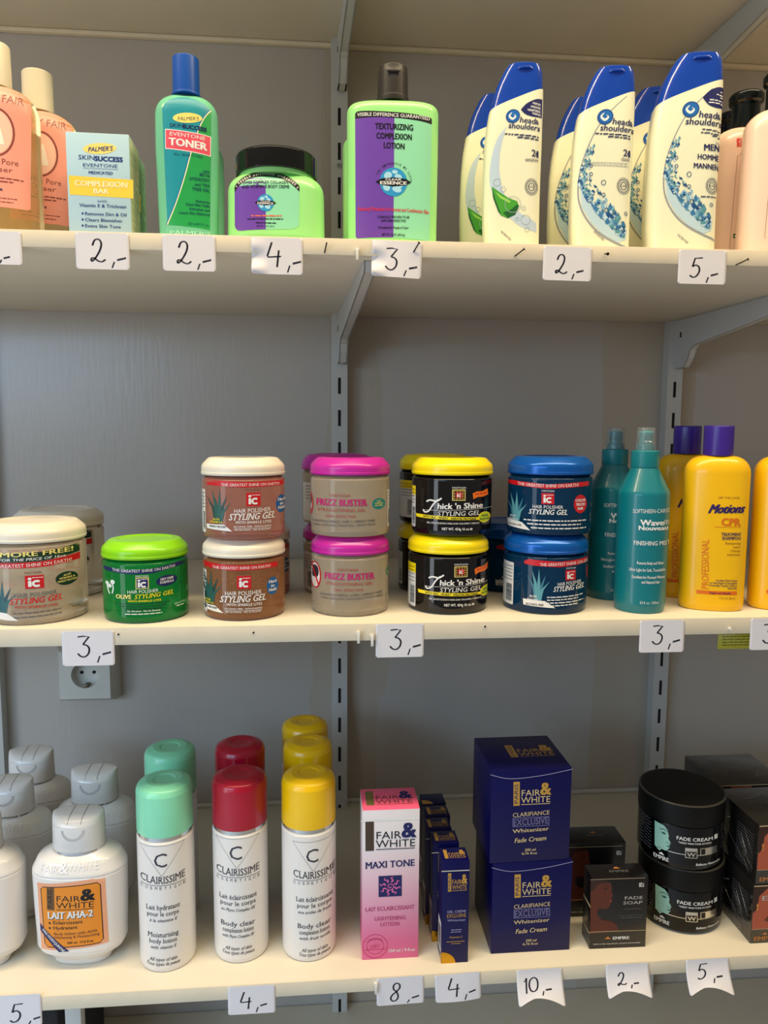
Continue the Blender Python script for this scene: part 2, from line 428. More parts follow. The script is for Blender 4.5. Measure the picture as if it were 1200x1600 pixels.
# pale post, dark box and the printed leaflet under the shelves
bm = bmesh.new(); box(bm, -.0098, .0098, -.008, .008, 0, Z3B - Z4, 0, .001)
tag(obj('support_post', bm, STEEL, loc=(-.311, -.3, Z4)), 'thin pale post under the lowest lotion shelf beside the black box', 'post')
t = thing('storage_box', 'black storage box standing under the lotion shelf at far left', 'box', (-.46, -.14, Z4))
bm = bmesh.new(); box(bm, -.12, .106, -.1, .1, 0, .30, 0, .004); obj('box_body', bm, M('black_card', (22, 24, 30), .6), t)
bm = bmesh.new(); box(bm, -.123, .109, -.103, .103, .301, .345, 0, .003); obj('lid', bm, MATS['black_card'], t)
A = Art(); LEAF = ink('leaflet', (168, 158, 40)); LINK = ink('leaflet_print', (110, 104, 26))
A.rect(-45, 0, 45, 26, LEAF, 1)
for i in range(6): A.micro(-40, 40, 5 + i * 3.4, 1.5, LINK, 2)
o = A.build('leaflet', None, lambda u, v, off: Vector((u, -off, v))); o.location = (.508, -.388, Z2B - .0002); 
md = o.modifiers.new('thickness', 'SOLIDIFY'); md.thickness = .0003; md.offset = 1
tag(o, 'olive yellow printed leaflet hanging under the gel jar shelf at right', 'leaflet')

# ------------------------------------------------------------------ price tags, nails
PAPER = M('white_tag_paper', (226, 222, 226), .55, vary=.03, vscale=40); PEN = ink('felt_pen', (22, 16, 34), .45)
DIG = {'1': [[(.0, .72), (.14, .95), (.10, .0)]],
 '2': [smooth([(.08, .70), (.18, .93), (.36, .97), (.46, .80), (.40, .52), (.20, .18), (.04, .03), (.02, .14), (.14, .17), (.30, .05), (.48, .02), (.62, .12)])],
 '3': [[(.06, .93), (.30, .96), (.55, .93), (.28, .58)], smooth([(.28, .58), (.46, .52), (.55, .36), (.50, .14), (.34, .0), (.16, .03), (.04, .16)])],
 '4': [[(.22, 1.0), (.02, .42), (.04, .36), (.62, .40)], [(.52, .66), (.44, -.06)]],
 '5': [[(.66, .96), (.26, .93), (.14, .52)], smooth([(.14, .52), (.32, .60), (.48, .50), (.50, .28), (.36, .06), (.16, .0), (.02, .10)])],
 '8': [smooth([(.34, .52), (.20, .66), (.20, .86), (.34, .98), (.50, .90), (.50, .70), (.34, .52), (.12, .34), (.04, .14), (.16, .0), (.34, .06), (.42, .26), (.34, .52)])],
 '0': [smooth([(.32, .96), (.10, .80), (.02, .45), (.10, .12), (.28, .0), (.48, .16), (.56, .52), (.50, .84), (.32, .96)])]}
def price_tag(txt, X, ztop, w, h, y, label, rot=0.0, curl=0.0, torn=False, num=(.26, .30, .52), sag=0.0):
    """paper tag: grid bent outwards at the bottom; num = (left, top, height) of the figures as shares of the tag height/width"""
    def f(u, v, off):         # u 0..1 across, v 0..1 downwards
        yy = -.0004 - curl * v * v * (0.7 + .6 * abs(u - .35)) - sag * math.sin(math.pi * u) * v
        if torn and u < .35: yy -= .0035 * math.sin(v * 9) * (1 - u / .35) * (.2 + v)
        xx = (u - .5) * w; zz = -v * h * (1 - (.06 if curl else 0)) + (curl * .55 * v * v * abs(math.sin(math.pi * u)) if curl else 0)
        c, s = math.cos(rot), math.sin(rot)
        return Vector((xx * c - zz * s, yy - off, xx * s + zz * c))
    A = Art(0, 0, 1.0, 0, 0, 1.0)
    g = lambda x, y: (x, y)
    A.a = (0, 0, 1.0, 0, 0, 1.0, 0)
    r = .07
    A.rect(0, 0, 1, 1, PAPER, 0, 0)
    # round the corners
    A.bm.free(); A.bm = bmesh.new(); A.lay = A.bm.verts.layers.float.new('o')
    asp = w / h; pts = []
    for cx, cy, a in ((1, 1, 0), (0, 1, 90), (0, 0, 180), (1, 0, 270)):
        for k in range(6):
            b = math.radians(a + k * 18); ux = r / asp
            pts.append(((1 - ux if cx else ux) + ux * math.cos(b), (1 - r if cy else r) + r * math.sin(b)))
    A.poly(pts, PAPER, 0)
    x = num[0]; hh = num[2]; k = hh / asp
    for ch in txt:
        if ch in DIG:
            for st in DIG[ch]: A.stroke([((x + (px - .0) * k), num[1] + (1 - py) * hh) for px, py in st], .036, PEN, 1)
            x += (.28 if ch == '1' else .60 if ch == '0' else .72) * k
    x += .16 * k; q = .026; c = lambda px, py: (min(.97, px), min(.955, py))
    A.stroke([c(x + .12 * k, num[1] + hh * .98), c(x + .02 * k, num[1] + hh * 1.28)], .028, PEN, 1)
    A.poly([c(x + .24 * k, num[1] + hh * .90 - q), c(x + .62 * k, num[1] + hh * .80 - q), c(x + .63 * k, num[1] + hh * .80 + q), c(x + .25 * k, num[1] + hh * .90 + q)], PEN, 1)
    # uv() flips v, so undo it in the map
    o = A.build('price_tag', None, lambda u, v, off: f(u, -v, off), .05, .05, eps=.00012)
    md = o.modifiers.new('thickness', 'SOLIDIFY'); md.thickness = .0003; md.offset = -1
    o.location = (X, y, ztop)
    return tag(o, label, 'price tag', 'handwritten price tags on the shelf edges')
YT, YM, YB = -.4114, -.4169, -.4114
price_tag('2', -.3178, 1.5438, .0509, .0318, YT, 'white price tag cut by the left picture edge, below the amber bottles', num=(.30, .36, .5))
price_tag('2', -.2148, 1.5450, .0521, .0353, YT, 'white tag priced 2 below the light blue soap box', num=(.28, .16, .64))
price_tag('2', -.1299, 1.5450, .0525, .0350, YT, 'white tag priced 2 below the green toner bottle', num=(.27, .16, .64))
price_tag('4', -.0421, 1.5449, .0517, .0360, YT, 'white tag priced 4 with crumpled left edge below the green jar', torn=True, num=(.30, .12, .64))
price_tag('3', .0810, 1.5451, .0518, .0365, YT, 'crumpled white tag priced 3 nailed below the green lotion bottle', rot=-.04, torn=True, sag=.0015, num=(.26, .18, .62))
price_tag('2', .2611, 1.5442, .0525, .0346, YT, 'white tag priced 2 below the classic shampoo bottles', rot=-.01, num=(.26, .22, .58))
price_tag('5', .4090, 1.5446, .0535, .0352, YT, 'white tag priced 5 below the shampoo for men', num=(.24, .20, .60))
price_tag('3', -.2414, 1.1413, .0532, .0371, YM, 'white tag priced 3 in front of the wall socket', num=(.28, .12, .62))
price_tag('3', .0861, 1.1435, .0523, .0370, YM, 'white tag priced 3 between the pink-lidded and yellow-lidded jars', num=(.28, .14, .62))
price_tag('3', .3809, 1.1427, .0520, .0367, YM, 'white tag priced 3 below the teal spray bottles', num=(.27, .14, .60))
price_tag('3', .5122, 1.1428, .0558, .0364, YM, 'white price tag cut by the right picture edge, below the yellow bottles', num=(.26, .16, .62))
price_tag('5', -.3364, .7320, .0574, .0373, YB, 'white tag priced 5 at far left below the white lotion bottles', num=(.40, .26, .6))
price_tag('4', -.0784, .7265, .0529, .0340, YB, 'white tag priced 4 below the red-capped lotion bottles', num=(.26, .20, .58))
price_tag('8', .0904, .7270, .0548, .0340, YB, 'white tag priced 8 below the tall pink box', rot=.02, num=(.28, .20, .66))
price_tag('4', .1572, .7270, .0534, .0335, YB, 'white tag priced 4 below the narrow navy boxes', rot=.05, sag=.002, num=(.28, .14, .64))
price_tag('10', .2542, .7270, .0545, .0380, YB, 'curling white tag priced 10 below the large navy boxes', curl=.016, num=(.16, .26, .50))
price_tag('2', .3602, .7270, .0525, .0360, YB, 'curling white tag priced 2 below the small black soap box', curl=.014, num=(.26, .30, .46))
price_tag('5', .4589, .7275, .0536, .0380, YB, 'curling white tag priced 5 below the black cream jars', curl=.016, num=(.24, .14, .54))

NAILM = M('dark_nail_steel', (34, 30, 32), .4, .6); PINM = M('white_plastic_pin', (228, 224, 214), .4)
def nail(X, z, y, dx, dz, label, m=NAILM, r=.0007, L=.010, head=.0016, group='bent nails in the shelf front'):
    bm = bmesh.new(); d = Vector((dx, -.45, dz)).normalized(); c = Vector((0, -.0004, 0))
    cyl(bm, c + d * L / 2, d, r, L, 8); cyl(bm, c + d * L, d, head, .0009, 12)
    tag(obj('nail', bm, m, loc=(X, y, z)), label, 'nail', group)
nail(.0059, 1.5315, YT, .25, 1, 'thin dark nail beside the price 4 tag on the shampoo shelf edge', head=.0008)
nail(.0975, 1.5345, YT, .5, .8, 'dark bent nail through the corner of the crumpled price 3 tag', L=.011)
nail(.2040, 1.5330, YT, .8, .6, 'dark bent nail in the shelf edge below the sensitive shampoo', L=.012)
nail(.3010, 1.5380, YT, .15, -.1, 'dark nail head below the classic shampoo, right of the price 2 tag', L=.005)
nail(.4460, 1.5300, YT, .9, .45, 'dark bent nail in the shelf edge, right of the price 5 tag for men', L=.013)
def pin(X, z, y, label):
    bm = bmesh.new(); cyl(bm, (0, -.002, .002), (0, 1, 0), .0022, .004, 10); box(bm, -.0014, .0014, -.0042, -.0022, -.009, .003, 0, .0004)
    tag(obj('shelf_pin', bm, PINM, loc=(X, y, z)), label, 'pin', 'white pins in the shelf edges')
pin(.0393, 1.5335, YT, 'white pin left of the crumpled price 3 tag'); pin(.0412, 1.1325, YM, 'white pin left of another, by the middle rail on the jar shelf edge')
pin(.0560, 1.1290, YM, 'white pin right beside the price 3 tag near the pink-lidded jars'); pin(.0625, .7190, YB, 'white pin beside the price 8 tag below the pink box')
bm = bmesh.new(); cyl(bm, (0, -.0015, 0), (0, 1, 0), .0018, .003, 10); tag(obj('shelf_pin', bm, PINM, loc=(.4597, YM, 1.1319)), 'small white pin head below the yellow shampoo bottles', 'pin', 'white pins in the shelf edges')
for X, z, w in ((-.2104, 1.1372, 'right of the socket'), (-.0705, 1.1365, 'below the white-lidded pink jars'), (.1798, 1.1389, 'below the yellow-lidded jars')):
    bm = bmesh.new(); cyl(bm, (0, -.0003, 0), (0, 1, 0), .0010, .0008, 10); tag(obj('nail', bm, NAILM, loc=(X, YM, z)), 'tiny dark nail head in the jar shelf edge, ' + w, 'nail', 'nail heads in the shelf front')

# ------------------------------------------------------------------ shared artwork
def fw_logo(A, x0, y0, w, h, bar, txt, amp, L=2, bartxt=None):
    A.rect(x0, y0, x0 + .17 * w, y0 + h, bar, L)
    if bartxt: A.text('PARIS', x0 + .125 * w, y0 + .5 * h, .80 * h, .10 * w, bartxt, L + 1, rot=-math.pi / 2)
    A.text('FAIR', x0 + .47 * w, y0 + .61 * h, .50 * w, .25 * h, txt, L); A.text('&', x0 + .87 * w, y0 + .58 * h, .27 * w, .50 * h, amp, L + 1, bold=.03)
    A.text('WHITE', x0 + .60 * w, y0 + .90 * h, .79 * w, .25 * h, txt, L); A.rect(x0 + .21 * w, y0 + .95 * h, x0 + .99 * w, y0 + .975 * h, txt, L)
def aloe(A, x, y, w, h, m, m2, L=2):
    """a clump of pointed leaves rising from (x, y)"""
    for i, (bx, tx, th) in enumerate([(-.10, -.52, .78), (-.06, -.28, .95), (0, -.14, .72), (.04, .06, 1.0), (.10, .38, .82), (.08, .56, .62), (.02, .22, .55)]):
        bw = .075 * w; X0, X1 = x + bx * w, x + tx * w; mx = x + (bx * .75 + tx * .25) * w; my = y - th * h * .55
        A.poly([(X0 - bw, y), (mx - bw * .9, my), (X1, y - th * h), (mx + bw * .9, my), (X0 + bw, y)], m if i % 2 else m2, L + (i % 2) * .3)
def ic_logo(A, x0, y0, w, h, m, txt, L=2, back=None):
    A.rect(x0, y0, x0 + w, y0 + h, m, L)
    if back: A.rect(x0 + .07 * w, y0 + .07 * h, x0 + .93 * w, y0 + .93 * h, back, L + 1)
    A.rect(x0 + .16 * w, y0 + .40 * h, x0 + .34 * w, y0 + .86 * h, txt, L + 2); A.ell(x0 + .25 * w, y0 + .25 * h, .10 * w, .10 * h, txt, L + 2)
    c = [(x0 + .62 * w + .20 * w * math.cos(math.radians(a)), y0 + .63 * h + .19 * h * math.sin(math.radians(a))) for a in range(45, 320, 18)]
    A.stroke(c, .14 * w, txt, L + 2); A.micro(x0 + .38 * w, x0 + .95 * w, y0 + .2 * h, .07 * h, txt, L + 2)
def profile_face(A, pts, m, dark, L=2):
    A.poly(pts, m, L)

CLEARCAP = M('clear_plastic', (235, 240, 240), .08, trans=.92, vary=0, ior=1.3)

# ------------------------------------------------------------------ gel jars
def jar(name, label, cat, loc, rz, R, H, lidh, gelm, lidm, front=None, side=None, group=None, du=.0025, vk=.955):
    """screw-lid gel jar: body, lid and printed labels; loc is the base centre"""
    t = thing(name, label, cat, loc, rz + facing(loc[0], loc[1]), group)
    zb = H - lidh; r = R * .985
    body = Loft.round([(.0, .0006), (r - .005, .0006), (r - .001, .0018, .002), (r, .007, .004), (r, zb - .0045, .003), (r - .004, zb - .0012, .002), (r - .004, zb + .004)])
    obj('jar_body', body.bm(), gelm, t)
    bm = bmesh.new(); zc = zb + .0002
    for k in (0.0, .0022):       # moulded thread ring under the lid
        Loft.round([(r - .0042, zb - .0012 + k * .2), (r - .0015, zb - .0008 + k * .2), (r - .0042, zb + k * .2)]).bm(bm)
    obj('neck_ring', bm, gelm, t)
    lid = Loft.round([(R - .004, zc), (R - .0006, zc, .0004), (R, zc + .0016, .001), (R, zc + .0030), (R - .0004, zc + .0034), (R - .0003, H - .0090, .0080), (R * .82, H - .0006, .006), (R * .64, H, .002), (R * .60, H - .0012, .001), (.001, H - .0014)])
    obj('lid', lid.bm(), lidm, t)
    for nm, art in (('front_label', front), ('side_label', side)):
        if art:
            A = art(R, H)
            if A: A.build(nm, t, lambda u, v, off: body.map(u, v * vk, off), du, .004)
    return t
def side_barcode(u0, u1, v0, v1, top=None):
    def f(R, H):
        A = Art(); k = R * .985 * 1000
        x0, x1 = u0 * k, u1 * k; y0, y1 = -v1 * H * 1000, -v0 * H * 1000
        A.rect(x0, y0, x1, y1, PAPERL, 1, min(x1 - x0, 6) * .2)
        if top: A.rect(x0, y0, x1, y0 + (y1 - y0) * .22, top, 2)
        for i in range(5): A.micro(x0 + (x1 - x0) * .1, x1 - (x1 - x0) * .1, y0 + (y1 - y0) * (.10 + .08 * i), .9, BLACK, 3)
        A.bars(x0 + (x1 - x0) * .35, y0 + (y1 - y0) * .52, x1 - (x1 - x0) * .12, y0 + (y1 - y0) * .92, BLACK, 3, 22)
        return A
    return f

GEL_CLEAR = M('clear_gel', (232, 216, 190), .05, trans=.66, vary=.1, vscale=40, bump=.012, bscale=120, ior=1.34)
GEL_PINK = M('pinkish_gel', (214, 146, 126), .05, trans=.62, vary=.1, vscale=30, bump=.012, bscale=120, ior=1.34)
GEL_AMBER = M('brownish_gel', (190, 134, 92), .05, trans=.62, vary=.1, vscale=30, bump=.012, bscale=120, ior=1.34)
GEL_GREEN = M('green_gel', (26, 158, 72), .05, trans=.55, vary=.1, vscale=30, bump=.012, bscale=120, ior=1.34)
GEL_BLUE = M('blue_gel', (16, 74, 118), .05, trans=.62, vary=.1, vscale=30, bump=.012, bscale=120, ior=1.34)
GEL_BLACK = M('black_gel', (16, 13, 16), .05, trans=.10, vary=0, spec=.6)
LID_WHITE = M('lid_white', (236, 226, 208), .30); LID_LIME = M('lid_lime', (140, 214, 20), .25); LID_PINK = M('lid_magenta', (196, 40, 158), .25)
LID_YEL = M('lid_yellow', (250, 222, 10), .25); LID_BLUE = M('lid_blue', (14, 92, 180), .22, .25)

def art_bigclear(R, H):
    A = Art(0, 780, 3.871, 51.5, 984, R * 2 / 159, 0)
    A.poly([(-180, 330), (0, 330), (250, 318), (448, 290), (452, 345), (250, 376), (0, 386), (-180, 386)], DKGREEN, 1)
    A.text('25% MORE FREE!', 130, 345, 560, 30, PALE, 2, bold=.02, tilt=-22); A.text('20oz. FOR THE PRICE OF 16oz.', 140, 372, 460, 17, WHITE, 2, bold=.01, sh=.2, tilt=-16)
    A.poly([(-180, 388), (0, 386), (250, 378), (452, 352), (453, 395), (250, 415), (0, 420), (-180, 420)], RED, 1)
    A.stext('THE GREATEST SHINE ON EARTH!', 160, 410, 480, 20, WHITE, 2, tilt=-22)
    A.stext('FANTASIA', 180, 455, 98, 14, BROWN, 2); ic_logo(A, 134, 466, 104, 84, RED, WHITE)
    A.ell(368, 508, 66, 44, DKGREEN, 1); 
    for i, s in enumerate(('ALOE', 'VITAMINS &', 'WHEAT PROTEIN')): A.text(s, 370, 490 + i * 19, (44, 92, 112)[i], 12, PALE, 2, bold=.02, tilt=-6)
    A.text('HAIR POLISHER', 190, 602, 236, 26, GREYINK, 2, tilt=-10); A.stext('STYLING GEL', 190, 644, 292, 36, RED, 2, sh=.25, bold=.015, tilt=-14); A.text('WITH SPARKLE LITES', 190, 676, 240, 17, ink('brick', (190, 70, 50)), 2, bold=.02)
    A.micro(60, 330, 712, 10, GREYINK, 2, -10); A.micro(60, 330, 738, 10, GREYINK, 2, -10); A.text('NET WT 567g', 420, 690, 90, 11, GREYINK, 2, tilt=-6); A.micro(390, 450, 705, 9, GREYINK, 2)
    aloe(A, 0, 712, 150, 215, ink('aloe_teal', (40, 96, 104)), ink('aloe_dark', (34, 70, 80))); A.poly([(-60, 740), (-30, 700), (30, 708), (90, 755), (20, 752)], WHITE, 3)
    return A
def art_olive(R, H):
    A = Art(0, 780, 3.871, 224.5, 980, R * 2 / 135)
    A.poly([(618, 418), (760, 428), (900, 424), (1098, 392), (1098, 418), (900, 452), (760, 455), (620, 440)], NAVY, 1)
    A.stext('THE GREATEST SHINE ON EARTH!', 850, 443, 360, 17, WHITE, 2, arc=-9, tilt=-10)
    A.stext('FANTASIA', 840, 473, 76, 10, WHITE, 2); ic_logo(A, 803, 477, 75, 72, PALE, WHITE, 1, back=NAVY)
    A.ell(982, 508, 62, 34, NAVY, 1, rot=-.06); A.text('DRY HAIR', 983, 503, 76, 15, WHITE, 2, bold=.02, tilt=-6); A.text('FORMULA', 983, 524, 80, 15, WHITE, 2, bold=.02, tilt=-6)
    A.text('HAIR POLISHER', 845, 576, 176, 21, WHITE, 2, tilt=-5); A.text('OLIVE', 735, 612, 86, 26, PALE, 2, bold=.035); A.stext('STYLING GEL', 908, 606, 224, 27, YELLOW, 2, sh=.25, bold=.01, tilt=-14); A.text('WITH SPARKLE LITES', 853, 632, 190, 12, YELLOW, 2, bold=.02)
    for i in range(3): A.micro(680 + i * 30, 1000 - i * 20, 648 + i * 16, 7, DKGREEN, 2)
    A.text('Sin Alcohol - No Se Escama', 850, 695, 190, 10, WHITE, 2, bold=.02); A.micro(744, 955, 712, 8, WHITE, 2); A.text('NET WT 454g', 1062, 672, 66, 10, WHITE, 2, tilt=-6); A.micro(1040, 1090, 688, 8, WHITE, 2)
    for x, y, r in ((672, 512, 13), (640, 522, 10), (655, 538, 12)): A.ell(x, y, r, r * 1.1, ink('pearl', (225, 235, 225)), 2)
    A.stroke(smooth([(640, 530), (645, 560), (655, 590)]), 7, MATS['ink_pearl'], 2); A.stroke(smooth([(672, 525), (676, 550), (670, 585)]), 7, MATS['ink_pearl'], 2)
    return A
def art_pink(dx, dy):
    def f(R, H):
        A = Art(300, 690, 3.75, 381, 842 if not dy else 973, R * 2 / 130)
        X = lambda v: v + dx; Y = lambda v: v + dy
        A.poly([(X(90), Y(212)), (X(300), Y(222)), (X(545), Y(218)), (X(545), Y(248)), (X(300), Y(254)), (X(95), Y(243))], RED, 1)
        A.stext('THE GREATEST SHINE ON EARTH!', X(340), Y(246), 326, 16, WHITE, 2, tilt=-3)
        A.stext('FANTASIA', X(352), Y(272), 90, 9, BROWN, 2); ic_logo(A, X(314), Y(286), 80, 78, RED, WHITE, 1)
        A.text('HAIR POLISHER', X(350), Y(402), 204, 24, WHITE, 2, tilt=-6); A.stext('STYLING GEL', X(346), Y(444), 256, 38, WHITE, 2, sh=.25, bold=.015, tilt=-8); A.text('WITH SPARKLE LITES', X(355), Y(468), 200, 16, WHITE, 2, bold=.01)
        A.text('ALCOHOL FREE - NON-FLAKING', X(350), Y(490), 210, 10, WHITE, 2, bold=.01); A.rect(X(245), Y(495), X(455), Y(497), WHITE, 2); A.text('SIN ALCOHOL - NO SE ESCAMA', X(350), Y(509), 200, 9, WHITE, 2, bold=.01)
        A.ell(X(516), Y(362), 34, 54, BLUEINK, 1)
        for i, s in enumerate(('Hard', 'to', 'Hold')): A.text(s, X(516), Y(344 + i * 25), (42, 20, 40)[i], 18, WHITE, 2, bold=.03)
        aloe(A, X(160), Y(470), 130, 210, ink('aloe_green', (44, 92, 84)), ink('aloe_deep', (30, 70, 66)), 1.2)
        A.poly([(X(92), Y(478)), (X(190), Y(474)), (X(238), Y(514)), (X(95), Y(504))], WHITE, 2); A.text('WHEAT PROTEIN', X(155), Y(494), 92, 11, BLACK, 3, bold=.02)
        for i, s in enumerate(('ALOE', 'VITAMIN E &')): A.text(s, X(148), Y(450 + i * 17), (36, 70)[i], 11, YELLOW, 3, bold=.02)
        return A
    return f
def art_frizz(dx, dy, circ):
    def f(R, H):
        A = Art(300, 690, 3.75, 547, 838 if not dy else 967, R * 2 / 122)
        X = lambda v: v + dx; Y = lambda v: v + dy; RD = ink('dusty_red', (165, 60, 62))
        A.stext('FANTASIA', X(872), Y(316), 118, 15, RD, 2); A.stext('FRIZZ BUSTER', X(880), Y(367), 280, 36, MAGENTA, 2, bold=.035); A.stext('STRAIGHTENING GEL', X(880), Y(402), 264, 18, RD, 2); A.text('100% EFFECTIVE', X(875), Y(436), 164, 15, RD, 2)
        A.text('CONTROLS FRIZZY, CURLY, UNRULY HAIR', X(890), Y(464), 350, 13, GREYINK, 2, bold=.01, tilt=-8); A.text('TAMES, SMOOTHES, STRAIGHTENS, DEFINES, SHINES', X(892), Y(484), 350, 9, GREYINK, 2, bold=.01, tilt=-8)
        A.ell(X(1085 + (30 if circ else 0)), Y(360 - (15 if circ else 0)), 38 if not circ else 28, 32, TEALINK, 1)
        for i, s in enumerate(('ALOE', 'VITAMINS &', 'PROTEINS')): A.text(s, X(1085 + (30 if circ else 0)), Y(348 - (15 if circ else 0) + i * 13), (24, 46, 44)[i], 8, PALE, 2, bold=.02)
        cx, cy = (728, 805) if circ else (690, 365)
        A.ell(cx, cy, 32 if circ else 28, 78, WHITE, 1)
        hair = ink('hair_print', (50, 46, 52))
        A.ell(cx + 2, cy - 22, 20, 38, hair, 2)
        for i in range(9): A.ell(cx - 14 + random.uniform(0, 26), cy - 30 + random.uniform(-22, 40), 6, 8, hair, 2.2)
        A.poly([(cx - 14, cy + 62), (cx - 6, cy + 14), (cx + 10, cy + 18), (cx + 12, cy + 40), (cx + 4, cy + 62)], ink('face_print', (232, 214, 200)), 2.6)
        A.ring(cx, cy, 32 if circ else 28, 76, 7, RED, 3); A.stroke([(cx - 18, cy - 58), (cx + 22, cy + 58)], 8, RED, 3.3)
        return A
    return f
def art_thick(dx, dy, low):
    def f(R, H):
        A = Art(610, 690, 3.75, (700 if low else 706), 963 if low else 838, R * 2 / 125)
        X = lambda v: v + dx; Y = lambda v: v + dy
        A.stext('FANTASIA', X(404), Y(271), 78, 9, WHITE, 2); A.rect(X(366), Y(277), X(438), Y(341), PALE, 1); A.rect(X(370), Y(281), X(434), Y(337), ink('dark_brown', (60, 36, 24)), 1.4)
        for i in range(4):
            for j in range(4):
                if i in (0, 3) or j in (0, 3): A.rect(X(372 + i * 16), Y(283 + j * 14), X(381 + i * 16), Y(291 + j * 14), GOLD, 2)
        ic_logo(A, X(386), Y(294), 34, 30, RED, WHITE, 2)
        A.poly([(X(478), Y(300)), (X(500), Y(290)), (X(530), Y(290)), (X(562), Y(276)), (X(566), Y(312)), (X(535), Y(322)), (X(505), Y(322)), (X(482), Y(334))], ORANGE, 1)
        A.micro(X(492), X(556), Y(308), 7, RED, 2, -8)
        A.stroke(smooth([(X(205), Y(400)), (X(215), Y(414)), (X(238), Y(404)), (X(262), Y(366)), (X(290), Y(336))]), 8, WHITE, 2); A.stroke(smooth([(X(224), Y(352)), (X(245), Y(342)), (X(280), Y(346)), (X(308), Y(328))]), 9, WHITE, 2)
        A.text("hick 'n Shine", X(410), Y(388), 246, 32, WHITE, 2, bold=.025, sh=.05, tilt=-6)
        A.stroke([(X(205), Y(402)), (X(590), Y(388))], 1.6, WHITE, 2); A.stext('STYLING GEL', X(402), Y(428), 232, 25, WHITE, 2, sh=.15, tilt=-4)
        A.poly([(X(160), Y(428)), (X(520), Y(440)), (X(585), Y(444)), (X(520), Y(456)), (X(165), Y(448))], YELLOW, 1); A.text('WITH SILK - WHEAT - KERATIN PROTEINS', X(350), Y(450), 294, 12, DKGREEN, 2, bold=.02, tilt=10)
        A.ell(X(545), Y(442), 35, 32, YELLOW, 2.4); A.ell(X(545), Y(442), 30, 27, ink('lime_print', (190, 210, 30)), 2.8); A.text('FREE', X(546), Y(438), 36, 10, DKGREEN, 3.2, bold=.02); A.text('PROTECTION', X(546), Y(458), 56, 10, DKGREEN, 3.2, bold=.02)
        A.text('GEL DE ESTILIZADO PARA DAR VOLUMEN Y BRILLO', X(370), Y(478), 290, 9, WHITE, 2, bold=.01); A.text('NET WT. 454g 16 oz.', X(385), Y(513), 150, 15, WHITE, 2, bold=.015); A.text('e', X(470), Y(513), 12, 18, WHITE, 2, bold=.03)
        return A
    return f
def art_blue(low):
    def f(R, H):
        if low: A = Art(610, 690, 3.75, 853, 963, R * 2 / 130)
        else: A = Art(610, 690, 3.75, 859, 838, R * 2 / 130)
        if low:
            A.poly([(805, 712), (830, 698), (1000, 706), (1155, 694), (1155, 724), (1000, 738), (850, 734), (805, 728)], RED, 1); A.stext('THE GREATEST SHINE ON EARTH!', 1045, 728, 306, 17, WHITE, 2, tilt=-12)
            A.stext('FANTASIA', 1060, 750, 54, 8, WHITE, 2); ic_logo(A, 1030, 758, 55, 60, RED, WHITE, 1); A.text('HAIR POLISHER', 1052, 844, 130, 19, WHITE, 2, tilt=-10); A.stext('STYLING GEL', 1048, 878, 168, 30, WHITE, 2, sh=.25, bold=.015, tilt=-12)
            for i in range(4): A.micro(930, 1130 - (i % 2) * 30, 920 + i * 17, 8, WHITE, 2, -8)
            A.ell(1158, 790, 10, 44, RED, 1); x, y = 880, 940; A.poly([(798, 936), (920, 940), (975, 980), (800, 972)], WHITE, 2); A.text('ALCOHOL FREE', 862, 970, 98, 12, BLACK, 3, bold=.02); A.text('ALOE', 854, 922, 40, 13, WHITE, 3, bold=.02); A.text('Enriched', 852, 938, 56, 10, WHITE, 3, bold=.02); sc = 190
        else:
            A.poly([(705, 238), (730, 236), (930, 252), (1155, 236), (1155, 262), (930, 278), (705, 260)], RED, 1); A.stext('THE GREATEST SHINE ON EARTH!', 932, 268, 330, 17, WHITE, 2, arc=-6)
            A.stext('FANTASIA', 934, 294, 70, 9, WHITE, 2); ic_logo(A, 898, 302, 68, 64, RED, WHITE, 1); A.text('HAIR POLISHER', 932, 392, 164, 19, WHITE, 2); A.stext('STYLING GEL', 932, 426, 208, 28, WHITE, 2, sh=.25, bold=.015)
            A.ell(1108, 366, 36, 54, RED, 1)
            for i, s in enumerate(('COLOR', 'TREATED', 'HAIR')): A.text(s, 1108, 352 + i * 24, (54, 50, 30)[i], 15, WHITE, 2, bold=.03)
            for i in range(3): A.micro(800 + i * 20, 1140 - (i % 2) * 30, 466 + i * 22, 9, WHITE, 2)
            A.poly([(702, 468), (790, 480), (838, 524), (705, 512)], WHITE, 2); A.text('ALCOHOL FREE', 750, 504, 76, 10, BLACK, 3, bold=.02); A.text('ALOE', 738, 454, 34, 12, WHITE, 3, bold=.02); A.text('Enriched', 742, 470, 46, 10, WHITE, 3, bold=.02); x, y, sc = 755, 480, 180
        aloe(A, x, y, 115, sc, ink('aloe_pale', (96, 160, 170)), ink('aloe_mid', (60, 120, 140)), 1.2)
        return A
    return f
JL = Z2
t = jar('gel_jar', 'large clear gel jar with white lid, nearest, offering more free gel', 'gel jar', (-.3144, -.352, JL), 0, .0535, .1075, .0205, GEL_CLEAR, LID_WHITE, art_bigclear, None, 'large clear gel jars')
dup(t, (-.3285, -.232, JL), .10, 'large clear gel jar with white lid, standing in shade behind its twin')
jar('gel_jar', 'green olive gel jar with a lime green lid', 'gel jar', (-.1939, -.359, JL), 0, .0465, .0870, .0185, GEL_GREEN, LID_LIME, art_olive)
JH = .0885
def pinkjar(label, z, y, X, art, gel, side=True, rz=0):
    return jar('gel_jar', label, 'gel jar', (X, y, JL + z), rz, .0463, JH, .0195, gel, LID_WHITE, art, side_barcode(-.985, -.90, .08, .64) if side else None, 'white-lidded pinkish gel jars')
t = pinkjar('pinkish gel jar with white lid, upper one of its stack', JH, -.356, -.0848, art_pink(0, 0), GEL_PINK)
pinkjar('brownish gel jar with white lid, lower one carrying the pinkish jar', 0, -.355, -.0853, art_pink(-56, 498), GEL_AMBER)
